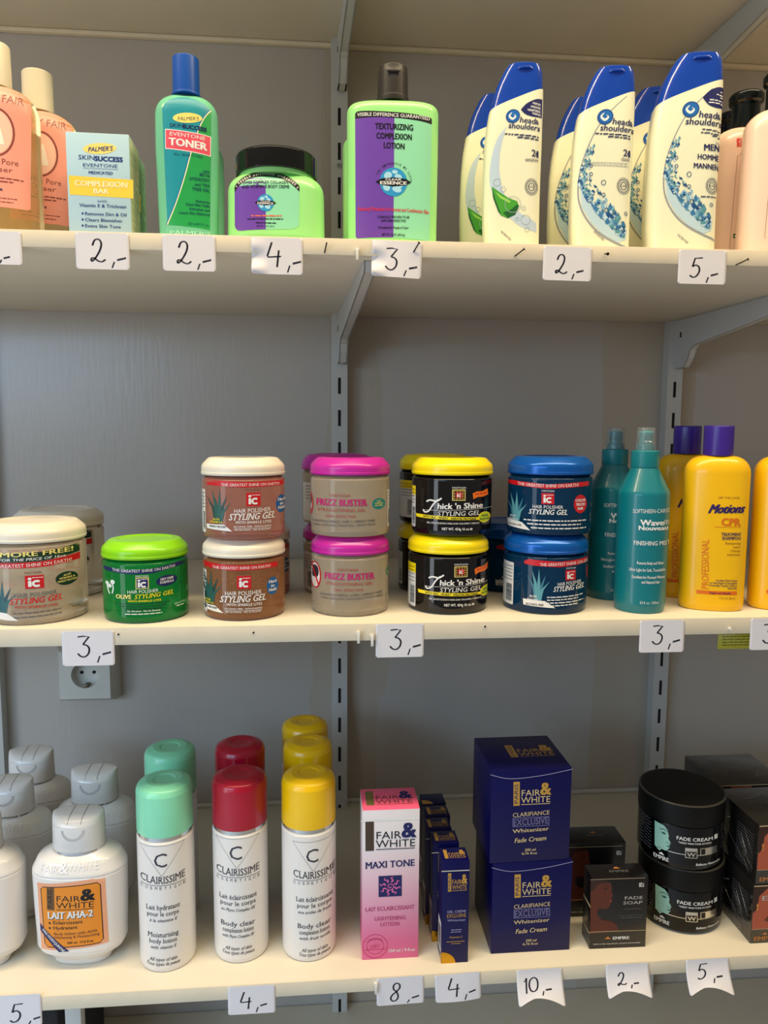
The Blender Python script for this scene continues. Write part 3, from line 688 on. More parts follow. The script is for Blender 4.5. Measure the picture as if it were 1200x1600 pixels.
dup(t, (-.0840, -.245, JL), -.05, 'pinkish gel jar with white lid mostly hidden behind the white-lidded stack')
t = jar('gel_jar', 'clear gel jar with magenta lid, upper front one, ring label at its left edge', 'gel jar', (.0352, -.344, JL + JH), 0, .0460, JH, .0195, GEL_CLEAR, LID_PINK, art_frizz(0, 0, False), side_barcode(.93, .985, .12, .62), 'magenta-lidded clear gel jars')
jar('gel_jar', 'clear gel jar with magenta lid, lower front one, whole ring label showing', 'gel jar', (.0352, -.345, JL), 0, .0455, JH, .0195, GEL_CLEAR, LID_PINK, art_frizz(44, 448, True), None, 'magenta-lidded clear gel jars')
t2 = jar('gel_jar', 'clear magenta-lidded jar with barcode side showing, upper one behind', 'gel jar', (.0230, -.235, JL + JH), 0, .0460, JH, .0195, GEL_CLEAR, LID_PINK, None, side_barcode(-.96, -.10, .06, .63), 'magenta-lidded clear gel jars')
t3 = jar('gel_jar', 'clear magenta-lidded jar with narrow barcode, lower one behind', 'gel jar', (.0240, -.236, JL), 0, .0460, JH, .0195, GEL_CLEAR, LID_PINK, None, side_barcode(-.97, -.62, .06, .63), 'magenta-lidded clear gel jars')
def thick(label, X, y, z, art, side, R=.0475): return jar('gel_jar', label, 'gel jar', (X, y, JL + z), 0, R, JH, .0195, GEL_BLACK, LID_YEL, art, side, 'yellow-lidded black gel jars')
thick('black gel jar with yellow lid, upper front one', .1545, -.340, JH, art_thick(0, 0, False), side_barcode(-.985, -.88, .10, .66, LID_YEL))
thick('black gel jar with yellow lid, lower front one', .1509, -.341, 0, art_thick(12, 457, True), side_barcode(-.985, -.78, .06, .66, LID_YEL))
thick('black gel jar with yellow lid, upper one in shade behind', .1515, -.232, JH, None, side_barcode(-.98, -.30, .10, .66, LID_YEL))
thick('black gel jar with yellow lid, lower one in shade behind', .1505, -.233, 0, None, side_barcode(-.99, -.86, .10, .60, PAPERL))
def bluejar(label, X, y, z, art, side, rz=0): return jar('gel_jar', label, 'gel jar', (X, y, JL + z), rz, .0495, JH + .001, .0205, GEL_BLUE, LID_BLUE, art, side, 'blue-lidded blue gel jars')
bluejar('blue gel jar with blue lid, upper one of its stack', .2700, -.345, JH + .001, art_blue(False), None)
t = bluejar('blue gel jar with blue lid, lower one with barcode at its left', .2670, -.346, 0, art_blue(True), side_barcode(-.985, -.72, .08, .66))
dup(t, (.2510, -.230, JL), -.05, 'blue gel jar with dark blue lid in shade behind the blue stack')

# ------------------------------------------------------------------ spray bottles
TEAL = M('teal_plastic', (10, 118, 128), .33, coat=.3); TEALCAP = M('teal_cap', (20, 122, 128), .35); PUMP = M('teal_pump', (44, 150, 158), .35)
def art_wave(W, H):
    A = Art(920, 650, 4.104, 1005, 960, W / 76.0)
    A.text('SOFTSHEEN-CARSON', 432, 652, 232, 24, WHITE, 2, tilt=-6); A.text('Wave', 425, 727, 132, 34, WHITE, 2, bold=.03); A.text('Nouveau', 432, 756, 164, 26, WHITE, 2, bold=.03)
    for i in range(3): A.stroke(smooth([(492, 702 + i * 9), (502, 697 + i * 9), (512, 703 + i * 9), (522, 698 + i * 9)], 3), 3, WHITE, 2)
    A.text('FINISHING MIST', 424, 848, 204, 26, WHITE, 2, bold=.01)
    for x0, x1, y, s in ((340, 490, 965, 'Restores Body and Shine'), (296, 500, 1008, 'Ultra Light for Soft, Touchable'), (312, 498, 1052, 'Excellent for Permed Waves'), (366, 470, 1082, 'and Natural Hair')): A.text(s, (x0 + x1) / 2, y, x1 - x0, 18, WHITE, 2, bold=.012)
    A.text('8.5 fl. oz. / 250ml', 410, 1208, 106, 16, WHITE, 2)
    return A
def spray(label, X, y, rz=0):
    W = .0585; r = W / 2; H = .2122
    t = thing('spray_bottle', label, 'spray bottle', (X, y, Z2), rz + facing(X, y), 'teal spray bottles')
    body = Loft.round([(.001, 0), (r - .002, 0, .001), (r - .0012, .003, .002), (r, .010, .004), (r, .138, .012), (.0155, .1655, .004), (.0148, .168)])
    obj('bottle', body.bm(), TEAL, t)
    art_wave(W, H).build('printing', t, body.map, .002, .004)
    bm = Loft.round([(.0148, .1668), (.0158, .1668, .0005), (.0158, .1855, .0012), (.0115, .1862)]).bm(); obj('collar', bm, TEALCAP, t)
    bm = Loft.round([(.010, .186), (.010, .192, .001), (.0078, .193), (.0078, .2075, .002), (.001, .2085)]).bm(); box(bm, -.0028, .0028, -.0096, -.006, .198, .2055, 0, .0006); obj('spray_head', bm, PUMP, t)
    bm = Loft.round([(.0118, .1862), (.0118, .1955, .001), (.0108, .1968), (.0106, .2105, .0012), (.0098, H), (.0096, .2108), (.0100, .1975), (.0110, .1950), (.0112, .1862)]).bm(); obj('clear_overcap', bm, CLEARCAP, t)
    return t
t = spray('teal spray bottle with clear overcap, front one', .3748, -.368)
dup(t, (.3665, -.300, Z2), facing(.3665, -.3), 'teal spray bottle in shade, half hidden behind its twin')

# ------------------------------------------------------------------ yellow shampoo bottles
YEL = M('yellow_plastic', (247, 190, 8), .32, coat=.2); VIO = M('violet_cap', (62, 38, 140), .3); PRT = ink('orange_print', (226, 110, 24))
def art_motions(W, H):
    A = Art(920, 650, 4.104, 1115, 957, W / 100.0)
    A.text('GET THE LOOK', 890, 508, 132, 12, BROWN, 2)
    V = ink('violet_print', (52, 32, 92)); A.text('Motions', 872, 602, 214, 56, V, 2, bold=.045, sh=.45, tilt=-6); A.text('.', 984, 610, 6, 20, V, 2)
    A.stext('CPR', 906, 684, 120, 46, PRT, 2, bold=.03); A.rect(800, 693, 968, 696, PRT, 2)
    A.stext('TREATMENT', 906, 752, 126, 20, V, 2, bold=.02); A.stext('SHAMPOO', 908, 778, 120, 20, V, 2, bold=.02)
    for i, (s, w) in enumerate((('Shampooing', 98), ('traitant', 48), ('Champu', 64), ('tratamiento', 88))): A.text(s, 965, 808 + i * 25, w, 15, BROWN, 2, al='r')
    A.text('PROFESSIONAL', 768, 945, 330, 44, PRT, 2, rot=-math.pi / 2)
    for i, (s, w) in enumerate((('Fortified With Protein', 132), ('to Help Repair & Strengthen', 172), ('Chemically Treated, Curly or', 176), ('Wavy Hair', 62))): A.text(s, 946, 1056 + i * 17, w, 12, V, 2, al='r', bold=.01)
    A.rect(694, 1122, 946, 1146, PRT, 1.5); A.text('Repair and Rebuild', 838, 1141, 130, 13, V, 2.4, bold=.01); A.text('13 FL OZ 384 mL', 884, 1175, 104, 13, BROWN, 2)
    return A
def motions(label, X, y, rz=0, W=.0720):
    H = .215; t = thing('shampoo_bottle', label, 'shampoo bottle', (X, y, Z2), rz, 'yellow shampoo bottles')
    body = Loft.oval([(W / 2 - .004, 0), (W / 2 - .0015, .0008, .001), (W / 2, .006, .003), (W / 2, .1795, .026), (.0165, .1800, .003), (.0150, .1815)], W, .046, 2.4, k=.62)
    obj('bottle', body.bm(), YEL, t)
    art_motions(W, H).build('printing', t, body.map, .003, .004)
    bm = Loft.round([(.0150, .1800), (.0164, .1805, .0008), (.0164, .2140, .0015), (.015, .2150), (.001, .2150)]).bm(); obj('cap', bm, VIO, t)
    bm = bmesh.new(); box(bm, -.0165, .0165, -.0003, .0003, .2146, .2152); obj('cap_seam', bm, M('cap_seam_violet', (40, 22, 96), .4), t)
    return t
t = motions('yellow shampoo bottle with violet cap, front one of the pair', .4633, -.366, -.30)
dup(t, (.4600, -.298, Z2), -.28, 'yellow shampoo bottle with violet cap, behind the front one')
dup(t, (.5470, -.372, Z2), -.36, 'yellow bottle cut by the right picture edge')

# ------------------------------------------------------------------ top shelf: amber bottles
AMBER = M('amber_liquid', (250, 216, 150), .06, trans=.80, vary=.04, ior=1.36); CAPCREAM = M('cap_cream', (240, 228, 200), .35)
PKL = ink('pink_label', (246, 160, 140)); PKT = ink('label_brown', (140, 72, 62))
def art_amber(W):
    A = Art(0, 40, 4, -2, 379, W / 114.0)
    A.poly([(-178, 640), (-165, 590), (-130, 558), (-70, 540), (-10, 532), (60, 540), (115, 558), (150, 585), (163, 630), (163, 1185), (150, 1196), (-165, 1196), (-178, 1185)], PKL, 1)
    A.text('BODY FAIR', -5, 636, 270, 44, PKT, 2, tilt=-6); A.ring(-8, 796, 92, 126, 10, PKT, 2); A.ell(-8, 796, 84, 116, ink('label_pale', (250, 200, 176)), 1.5)
    FIG = ink('figure_cream', (252, 240, 220)); A.poly([(-40, 860), (-22, 780), (-14, 740), (10, 742), (22, 790), (38, 860)], FIG, 2)
    A.text('Minimize Pore', -20, 966, 250, 30, PKT, 2); A.text('Cleanser', -20, 1006, 196, 26, PKT, 2)
    A.micro(-150, 140, 1040, 10, PKT, 2, 6); A.micro(-130, 80, 1062, 10, PKT, 2); A.text('gentle', -10, 1108, 74, 18, NAVY, 2, bold=.02); A.micro(-140, 100, 1150, 7, PKT, 2); A.micro(-130, 80, 1170, 7, PKT, 2)
    return A
def amber(label, X, y, rz=0):
    W = .0835; H = .1960; t = thing('cleanser_bottle', label, 'bottle', (X, y, Z1), rz, 'amber cleanser bottles')
    body = Loft.oval([(W / 2 - .005, 0), (W / 2 - .001, .001, .001), (W / 2, .008, .004), (W / 2, .1520, .034), (.0150, .1530, .004), (.0140, .1560)], W, .052, 2.3, k=.6)
    obj('bottle', body.bm(), AMBER, t); art_amber(W).build('front_label', t, body.map, .003, .004)
    bm = Loft.round([(.0140, .1525), (.0162, .1530, .001), (.0158, H - .0005, .002), (.014, H), (.001, H)]).bm(); obj('cap', bm, CAPCREAM, t)
    return t
t = amber('amber cleanser bottle with pink label and cream cap, nearest, cut by left picture edge', -.3330, -.355, .15)
dup(t, (-.3105, -.297, Z1), .17, 'amber cleanser bottle with pink label, half hidden behind its twin')

# ------------------------------------------------------------------ soap boxes
LBLUE = M('soap_box_card', (176, 208, 222), .35, vary=.04); SIDEC = ink('box_side', (214, 218, 176)); SIDEG = ink('box_side_green', (120, 170, 130)); YB_ = ink('box_yellow', (250, 208, 70)); OVAL = ink('oval_yellow', (252, 224, 120)); SBLUE = ink('soap_blue', (38, 62, 132))
def soapbox(label, X, y, rz, sidem):
    W, D, H = .0622, .046, .1037; t = thing('soap_box', label, 'soap box', (X, y, Z1), rz, 'medicated soap boxes')
    bm = bmesh.new(); box(bm, -W / 2, W / 2, -D / 2, D / 2, 0, H, 0, .0007); obj('carton', bm, LBLUE, t)
    A = Art(0, 40, 4, 152, 360.5, W / 98.0)
    A.ell(604, 724, 104, 34, OVAL, 1, rot=-.08); A.text("PALMER'S", 608, 740, 150, 28, SBLUE, 2, bold=.01, sh=.15, tilt=-14)
    A.text('SKIN', 522, 796, 98, 28, SBLUE, 2); A.text('SUCCESS', 660, 800, 172, 28, SBLUE, 2, bold=.04); A.text('EVENTONE', 608, 838, 214, 20, SBLUE, 2); A.rect(502, 847, 718, 849, SBLUE, 2); A.text('MEDICATED', 610, 882, 148, 17, SBLUE, 2, bold=.02)
    A.poly([(412, 898), (812, 908), (814, 1024), (418, 1016)], YB_, 1); CW = ink('complexion_white', (255, 240, 190)); A.text('COMPLEXION', 612, 960, 326, 34, CW, 2, bold=.03); A.text('BAR', 612, 1002, 92, 30, CW, 2, bold=.03)
    A.text('with', 618, 1056, 60, 15, SBLUE, 2); A.text('Vitamin E & Triclosan', 622, 1088, 292, 20, SBLUE, 2, bold=.01)
    for i, (s, w) in enumerate((('Removes Dirt & Oil', 258), ('Clears Blemishes', 230), ('Evens Skin Tone', 222))):
        A.rect(490, 1124 + i * 38, 502, 1136 + i * 38, SBLUE, 2); A.text(s, 512, 1140 + i * 38, w, 20, SBLUE, 2, al='l', bold=.01)
    A.text('NET WT. 100g/3.5 oz.', 616, 1266, 150, 16, GREYINK, 2)
    A.build('front_print', t, flat(D / 2))
    A = Art(0, 0, 1, 0, 0, .001)
    A.rect(-22, -102, 22, -1, sidem, 1); DK = ink('side_print', (60, 92, 84)); z = -92
    while z < -6:
        A.rect(-20, z, 20, z + .5, DK, 2)
        for k in range(random.choice((2, 3, 4))):
            z += 2.1
            if z < -6: A.micro(-19, random.uniform(2, 19), z + 1.2, 1.0, DK, 2)
        z += 2.4
    A.build('side_print', t, rightface(W / 2))
    return t
soapbox('light blue medicated soap box with yellow band', -.2245, -.361, .03, SIDEC)
soapbox('soap box with green printed side, tucked in shade behind the light blue one', -.2285, -.3125, .03, SIDEG)

# ------------------------------------------------------------------ toner bottles
TON = M('toner_plastic', (120, 205, 165), .2, trans=.12, vary=.04); TBLUE = M('toner_cap', (10, 78, 168), .35)
def art_toner(W):
    A = Art(220, 60, 3.75, 291.5, 375, W / 97.0)
    TG = ink('toner_green', (32, 160, 78)); TT = ink('toner_teal', (24, 146, 160)); PT = ink('toner_print', (12, 84, 92)); TP = ink('toner_pink', (232, 80, 100))
    A.poly([(125, 445), (140, 415), (170, 390), (215, 376), (265, 372), (315, 382), (360, 402), (400, 434), (398, 700), (392, 1105), (150, 1088)], TG, 1)
    cv = smooth([(398, 432), (360, 485), (325, 565), (290, 675), (262, 780), (232, 880), (195, 985), (150, 1088)], 4)
    A.poly([(125, 445), (140, 415), (170, 390), (215, 376), (265, 372), (315, 382), (360, 402), (398, 432)] + cv[1:] + [(140, 800)], TT, 1.3)
    A.stroke([(x - 4, y) for x, y in cv], 9, ink('toner_blue', (20, 110, 170)), 1.6); A.stroke(cv, 6, ink('toner_cream', (240, 240, 190)), 2)
    A.ell(268, 494, 82, 28, OVAL, 2.4, rot=-.07); A.text("PALMER'S", 272, 508, 116, 20, PT, 3, sh=.1, tilt=-8)
    A.text('SKIN', 206, 550, 76, 22, NAVY, 3); A.text('SUCCESS', 308, 556, 130, 22, NAVY, 3, bold=.035, tilt=6)
    A.poly([(142, 558), (398, 580), (396, 692), (142, 668)], WHITE, 2.6); A.poly([(146, 563), (394, 584), (392, 687), (146, 663)], TP, 3)
    A.text('EVENTONE', 268, 602, 196, 20, WHITE, 4, tilt=14); A.text('TONER', 270, 656, 210, 40, WHITE, 4, bold=.035, tilt=16); A.text('ALL SKIN TYPES', 270, 706, 162, 14, PT, 3, tilt=8)
    for s, y, w, h in (('with', 784, 36, 13), ('BETA', 808, 54, 17), ('HYDROXY', 836, 110, 17), ('and TEA', 864, 82, 15), ('TREE OIL', 892, 98, 17), ('Removes', 956, 76, 13), ('Dead Skin Cells', 978, 132, 14), ('Refreshes and', 1002, 112, 13), ('Leaves Skin Balanced', 1026, 172, 13)): A.text(s, 390, y, w, h, PT, 3, al='r', bold=.015)
    A.text('250 ml/8.5 fl. oz.', 386, 1086, 118, 14, PT, 3, al='r'); A.text("PALMER'S", 282, 1146, 232, 26, ink('embossed_light', (160, 226, 196)), 2, bold=.02)
    return A
def toner(label, X, y, rz=0):
    W, H = .0650, .1890; t = thing('toner_bottle', label, 'toner bottle', (X, y, Z1), rz, 'toner bottles')
    body = Loft.oval([(W / 2 - .004, 0), (W / 2 - .0012, .0008, .001), (W / 2 - .002, .010, .004), (W / 2, .1000, .02), (W / 2 - .0006, .1425, .020), (.0160, .1500, .006), (.0142, .1512)], W, .040, 2.5, k=.7)
    obj('bottle', body.bm(), TON, t); art_toner(W).build('front_label', t, body.map, .003, .004)
    bm = Loft.round([(.0142, .1504), (.0152, .1504, .0006), (.0150, .1527, .0006), (.0138, .1532), (.0136, H - .0004, .0012), (.012, H), (.001, H)]).bm(); obj('cap', bm, TBLUE, t)
    return t
t = toner('green toner bottle with blue cap, front one', -.1376, -.362, .08)
dup(t, (-.1474, -.235, Z1), 0, 'green toner bottle almost hidden behind the front one')

# ------------------------------------------------------------------ green cream jar and lotion bottles
LIME = M('pale_green_plastic', (158, 232, 140), .3, vary=.03, coat=.2); BLID = M('glossy_black_lid', (18, 18, 17), .12, vary=0); BCAP = M('dark_flip_cap', (42, 38, 36), .4)
PUR = PURPLE; MNT = ink('mint_label', (146, 222, 178))
def globe(A, cx, cy, r, L=3):
    A.ell(cx, cy, r, r, ink('globe_blue', (44, 150, 205)), L); W_ = ink('globe_pale', (170, 220, 240))
    for a, b, c, d in ((-.4, -.45, .3, .25), (.35, -.35, .28, .2), (.1, -.7, .22, .14), (-.5, .35, .25, .3), (.25, .5, .35, .22), (.55, .2, .15, .22), (-.1, .1, .2, .15)): A.ell(cx + a * r, cy + b * r, c * r, d * r, W_, L + .4, 12, rot=a)
    A.poly([(cx - 1.3 * r, cy), (cx - .9 * r, cy - .22 * r), (cx, cy - .32 * r), (cx + .9 * r, cy - .22 * r), (cx + 1.3 * r, cy), (cx + .9 * r, cy + .22 * r), (cx, cy + .32 * r), (cx - .9 * r, cy + .22 * r)], BLACK, L + .8)
    A.text('CLEAR', cx, cy - .10 * r, 1.15 * r, .13 * r, WHITE, L + 1.2, bold=.02); A.text('ESSENCE', cx, cy + .18 * r, 1.9 * r, .22 * r, WHITE, L + 1.2, bold=.03)
t = thing('cream_jar', 'squat pale green body cream jar with black lid', 'cream jar', (-.0454, -.346, Z1), 0)
W = .1045
body = Loft.oval([(W / 2 - .006, 0), (W / 2 - .0015, .001, .002), (W / 2, .008, .005), (W / 2 - .001, .0640, .017), (.0425, .0715, .003), (.0405, .0730)], W, .084, 3.4, k=1.0)
obj('jar_body', body.bm(), LIME, t)
A = Art(220, 60, 3.75, 432, 375, W / 150.0)
arch = smooth([(568, 872), (600, 836), (660, 798), (745, 780), (830, 796), (890, 832), (930, 868)], 5)
A.poly(arch[::-1] + [(568, 1085), (572, 1102), (586, 1116), (610, 1119), (890, 1106), (915, 1098), (928, 1080)], MNT, 1); pl = [p for p in arch if p[0] < 742] + [(743, 780), (743, 1112), (610, 1119), (586, 1116), (572, 1102), (568, 1085)]
A.poly(pl, PUR, 1.4)
inner = [(x, y + 40 - 8 * abs(x - 748) / 180) for x, y in arch]; A.poly(arch + inner[::-1], BLACK, 2)
n = 'VISIBLE DIFFERENCE GUARANTEED'
for i, ch in enumerate(n):
    f = i / (len(n) - 1); x = 585 + 330 * f; k = min(range(len(arch)), key=lambda j: abs(arch[j][0] - x)); sl = math.atan2(arch[min(k + 1, len(arch) - 1)][1] - arch[max(k - 1, 0)][1], arch[min(k + 1, len(arch) - 1)][0] - arch[max(k - 1, 0)][0])
    if ch != ' ': A.text(ch, x, arch[k][1] + 28, 8 if ch != 'I' else 3, 14, WHITE, 3, rot=sl, bold=.01)
A.text('SWISS COMPLEX COLLAGEN', 742, 864, 250, 17, BLACK, 3, bold=.01, tilt=-6); A.text('AND VITAMIN E BODY CREME', 742, 888, 264, 17, BLACK, 3, bold=.01, tilt=-6)
globe(A, 742, 968, 46)
A.micro(662, 832, 1044, 10, ink('salmon', (226, 110, 80)), 3, -4); A.micro(640, 842, 1060, 7, BLACK, 3, -4); A.micro(688, 800, 1080, 7, BLACK, 3); A.text('NET WT. 19 OZ. (538 G)', 742, 1100, 98, 10, BLACK, 3)
A.build('front_label', t, body.map, .003, .004)
obj('neck', Loft.round([(.0405, .0720), (.0405, .0780)]).bm(), LIME, t)
obj('lid', Loft.round([(.0425, .0765), (.0436, .0767, .0006), (.0436, .0955, .0012), (.0425, .0975, .001), (.0400, .0976), (.0390, .0968), (.001, .0968)], 64).bm(), BLID, t)
def art_lotion(W):
    A = Art(520, 80, 4.444, 613, 371, W / 140.0)
    top = smooth([(165, 445), (172, 432), (200, 428), (330, 434), (470, 440), (600, 450), (665, 456), (675, 470)], 4)
    A.poly(top[::-1] + [(165, 1225), (175, 1240), (420, 1236), (650, 1248), (664, 1236)], MNT, 1); A.poly([p for p in top if p[0] < 420] + [(424, 438), (418, 1236), (175, 1240), (165, 1225)], PUR, 1.4)
    A.poly(top + [(675, 496), (600, 487), (470, 476), (330, 470), (165, 472)], BLACK, 2); A.text('VISIBLE DIFFERENCE GUARANTEED', 420, 468, 480, 22, WHITE, 3, bold=.012, tilt=16)
    for s, y, w in (('TEXTURIZING', 548, 250), ('COMPLEXION', 608, 232), ('LOTION', 668, 136)): A.text(s, 422, y, w, 36, BLACK, 3, bold=.025, tilt=6)
    n = 'THE DIFFERENCE IS CLEAR'
    for i, ch in enumerate(n):
        a = math.radians(205 + 150 * i / (len(n) - 1)); 
        if ch != ' ': A.text(ch, 418 + 112 * math.cos(a), 880 + 112 * math.sin(a), 9, 13, BLACK, 3, rot=a + math.pi / 2)
    globe(A, 418, 880, 92)
    A.text('Balancing Moisturizer for Normal and Combination Skin', 420, 1068, 472, 24, ink('hot_red', (226, 50, 70)), 3, bold=.012, tilt=12)
    for s, y, w in (('CLINICALLY PROVEN TO BE', 1112, 214), ('SAFE AND EFFECTIVE', 1136, 166), ('Formulated for People of Color', 1180, 204), ('NET WT. 16 OZ. (453.6 g)', 1226, 152)): A.text(s, 418, y, w, 15, BLACK, 3, bold=.01)
    return A
def lotion(label, X, y, rz=0):
    W, H = .0985, .1895; t = thing('lotion_bottle', label, 'lotion bottle', (X, y, Z1), rz, 'pale green lotion bottles')
    body = Loft.oval([(W / 2 - .006, 0), (W / 2 - .0012, .001, .0015), (W / 2 - .0008, .008, .004), (W / 2 + .0, .1490, .0105), (.020, .1530, .01), (.0162, .1532, .001)], W, .050, 3.0, k=1.0)
    obj('bottle', body.bm(), LIME, t); art_lotion(W).build('front_label', t, body.map, .003, .004)
    bm = Loft.round([(.0160, .1528), (.0175, .1528, .0006), (.0175, .1580, .0008), (.0164, .1588), (.0160, H - .007, .001), (.0158, H - .0065), (.0155, H - .0004, .0014), (.014, H), (.001, H)]).bm(); obj('flip_cap', bm, BCAP, t)
    bm = bmesh.new(); box(bm, -.0065, .0065, -.0175, -.0155, H - .0105, H - .0080, 0, .0007); obj('thumb_tab', bm, BCAP, t)
    return t
t = lotion('pale green lotion bottle with dark flip cap, front one', .0797, -.361, -.05)
dup(t, (.0782, -.265, Z1), 0, 'pale green lotion bottle almost hidden behind the front one')

# ------------------------------------------------------------------ blue-capped shampoos
HSW = M('shampoo_white_plastic', (240, 238, 206), .28, coat=.3, vary=.02); HSB = M('shampoo_blue_cap', (6, 62, 168), .16, coat=.5, vary=.02)
HB = ink('logo_blue', (16, 70, 150)); HD = ink('logo_navy', (20, 28, 92)); HG = ink('arc_grey', (150, 155, 160)); HP = ink('panel_pale', (190, 208, 222)); TX = ink('shampoo_print', (40, 42, 86))
SP = [ink('splash_' + str(i), c) for i, c in enumerate(((60, 120, 170), (28, 78, 130), (130, 180, 205), (90, 150, 160), (190, 215, 225)))]
def hs_logo(A, x, y, s=1.0):
    A.ell(x, y, 54 * s, 48 * s, HB, 3, rot=-.5); A.ell(x + 2 * s, y, 45 * s, 40 * s, ink('logo_mid', (20, 104, 180)), 3.3, rot=-.5)
    A.stroke(smooth([(x - 6 * s, y - 26 * s), (x - 26 * s, y - 2 * s), (x - 4 * s, y + 20 * s), (x + 20 * s, y + 2 * s), (x + 6 * s, y - 12 * s)], 5), 12 * s, WHITE, 3.8, taper=lambda f: .25 + 1.1 * math.sin(math.pi * min(1, f * 1.1)))
def hs_head(A, x0, y, s=1.0):
    A.text('head', x0 + 60 * s, y + 68 * s, 112 * s, 40 * s, HD, 3, al='l', sh=.18, bold=.012, tilt=10 * s); A.text('&', x0 + 176 * s, y + 74 * s, 26 * s, 32 * s, HD, 3, al='l', bold=.01); A.text('shoulders', x0 - 24 * s, y + 112 * s, 232 * s, 40 * s, HD, 3, al='l', sh=.18, bold=.012, tilt=18 * s)
def splash(A, arc, rnd, dens=1.0):
    for f, w in arc:
        pass
def hs_art(kind, W, H):
    if kind == 'sensitive': A = Art(700, 60, 4.104, 802, 97 + 285, H / 285.0)
    elif kind == 'classic': A = Art(940, 60, 4.104, 945, 102 + 283, H / 283.0)
    else: A = Art(940, 60, 4.104, 1066, 80 + 310, H / 310.0)
    rnd = random.Random(3)
    if kind == 'sensitive':
        A.poly(smooth([(372, 560), (310, 640), (275, 760), (265, 880), (282, 960), (320, 1050), (400, 1130), (470, 1180), (570, 1212)], 4) + [(565, 1150), (470, 1100), (380, 1030), (340, 930), (325, 820), (330, 720), (352, 620)], HP, 1)
        hs_logo(A, 412, 498, .85); hs_head(A, 404, 482, .86)
        A.poly(smooth([(462, 458), (500, 420), (560, 392), (602, 386)], 4) + smooth([(600, 500), (540, 500), (490, 485), (462, 458)], 4), HD, 2)
        for i, s in enumerate(('PARFUM', 'AMELIORE', 'VERBETERDE', 'PARFUM')): A.text(s, 588, 428 + i * 21, (50, 64, 84, 52)[i], 13, WHITE, 3, al='r', bold=.02, tilt=8)
        A.micro(360, 578, 610, 10, TX, 3, 18); A.micro(440, 576, 632, 10, TX, 3, 12)
        A.text('2', 545, 742, 26, 40, TX, 3, bold=.01); A.text('1', 570, 746, 9, 38, TX, 3, bold=.02); A.ell(560, 726, 4, 4, TX, 3); A.text('sensitive', 575, 774, 84, 24, TX, 3, al='r')
        GA, GB, GC = ink('aloe_bright', (70, 160, 50)), ink('aloe_forest', (28, 96, 40)), ink('aloe_light', (150, 210, 90))
        A.poly([(280, 925), (330, 965), (385, 1000), (440, 1020), (452, 1050), (430, 1100), (380, 1125), (340, 1110), (305, 1040), (285, 985)], GA, 2); A.poly([(280, 925), (300, 1000), (340, 1110), (320, 1085), (288, 1000)], GB, 2.3); A.poly([(350, 1090), (400, 1072), (440, 1040), (452, 1052), (428, 1104), (380, 1126)], GB, 2.3); A.poly([(300, 958), (345, 990), (400, 1020), (390, 1032), (330, 1000)], GC, 2.4)
        for x, y, r in ((312, 902, 22), (350, 945, 16), (412, 1040, 50), (495, 1135, 30), (505, 1195, 14), (480, 1062, 12), (440, 1130, 10)): A.ring(x, y, r, r, 3, ink('bubble', (168, 184, 190)), 3)
    else:
        dx, dy, sc = ((0, 0, 1.0) if kind == 'men' else (-522, 46, .98))
        P = lambda x, y: (x + dx, y + dy)
        arc = smooth([P(690, 330), P(600, 410), P(520, 500), P(455, 620), P(405, 760), P(388, 900), P(405, 1010), P(460, 1110), P(540, 1185), P(640, 1240), P(740, 1272)], 6)
        if kind == 'classic': arc = [p for p in arc if p[0] < 185]
        A.stroke(arc, 9, HG, 1.6, taper=lambda f: .35 + 1.2 * f)
        low = [(400, 900), (410, 1000), (465, 1100), (545, 1180), (640, 1232), (690, 1210), (700, 1150), (620, 1080), (540, 1060), (480, 990), (440, 900), (420, 860)]
        A.poly([P(*p) for p in low], SP[4], 1.3)
        for i in range(340):
            f = rnd.random() ** .8; j = rnd.random()
            if f < .35: x, y = 470 - 70 * f / .35 + rnd.uniform(-14, 22) * (1 + f), 620 + 250 * f / .35
            else:
                g = (f - .35) / .65; x, y = 405 + 270 * g ** 1.1, 870 + 330 * g ** .75 - rnd.random() ** 2 * 170 * (1.1 - .5 * g)
            if x > 700: continue
            sz = rnd.uniform(7, 28) * (.5 + f); m = SP[rnd.randrange(5)]
            px, py = P(x, y)
            if kind == 'classic' and px > 178: continue
            if rnd.random() < .5: A.ell(px, py, sz * .55, sz * .3, m, 2 + rnd.random(), 9, rot=rnd.uniform(-1.6, 1.6))
            else: A.poly([(px, py - sz * .9), (px + sz * .5, py + sz * .1), (px + sz * .1, py + sz * .8), (px - sz * .5, py)], m, 2 + rnd.random())
        for x, y, r in ((545, 858, 13), (466, 752, 9), (466, 804, 9), (545, 934, 10), (550, 980, 7), (615, 1062, 12), (616, 1036, 6), (690, 1048, 9), (565, 1030, 12)): A.ring(*P(x, y), r, r * 1.15, 4, SP[1], 3.2)
        lx, ly = P(555, 456); hs_logo(A, lx, ly, 1.0 if kind == 'men' else .95)
        hs_head(A, lx - 10, ly - 12 + (0 if kind == 'men' else 0), 1.0 if kind == 'men' else .92)
        xr = 745 if kind == 'men' else 190
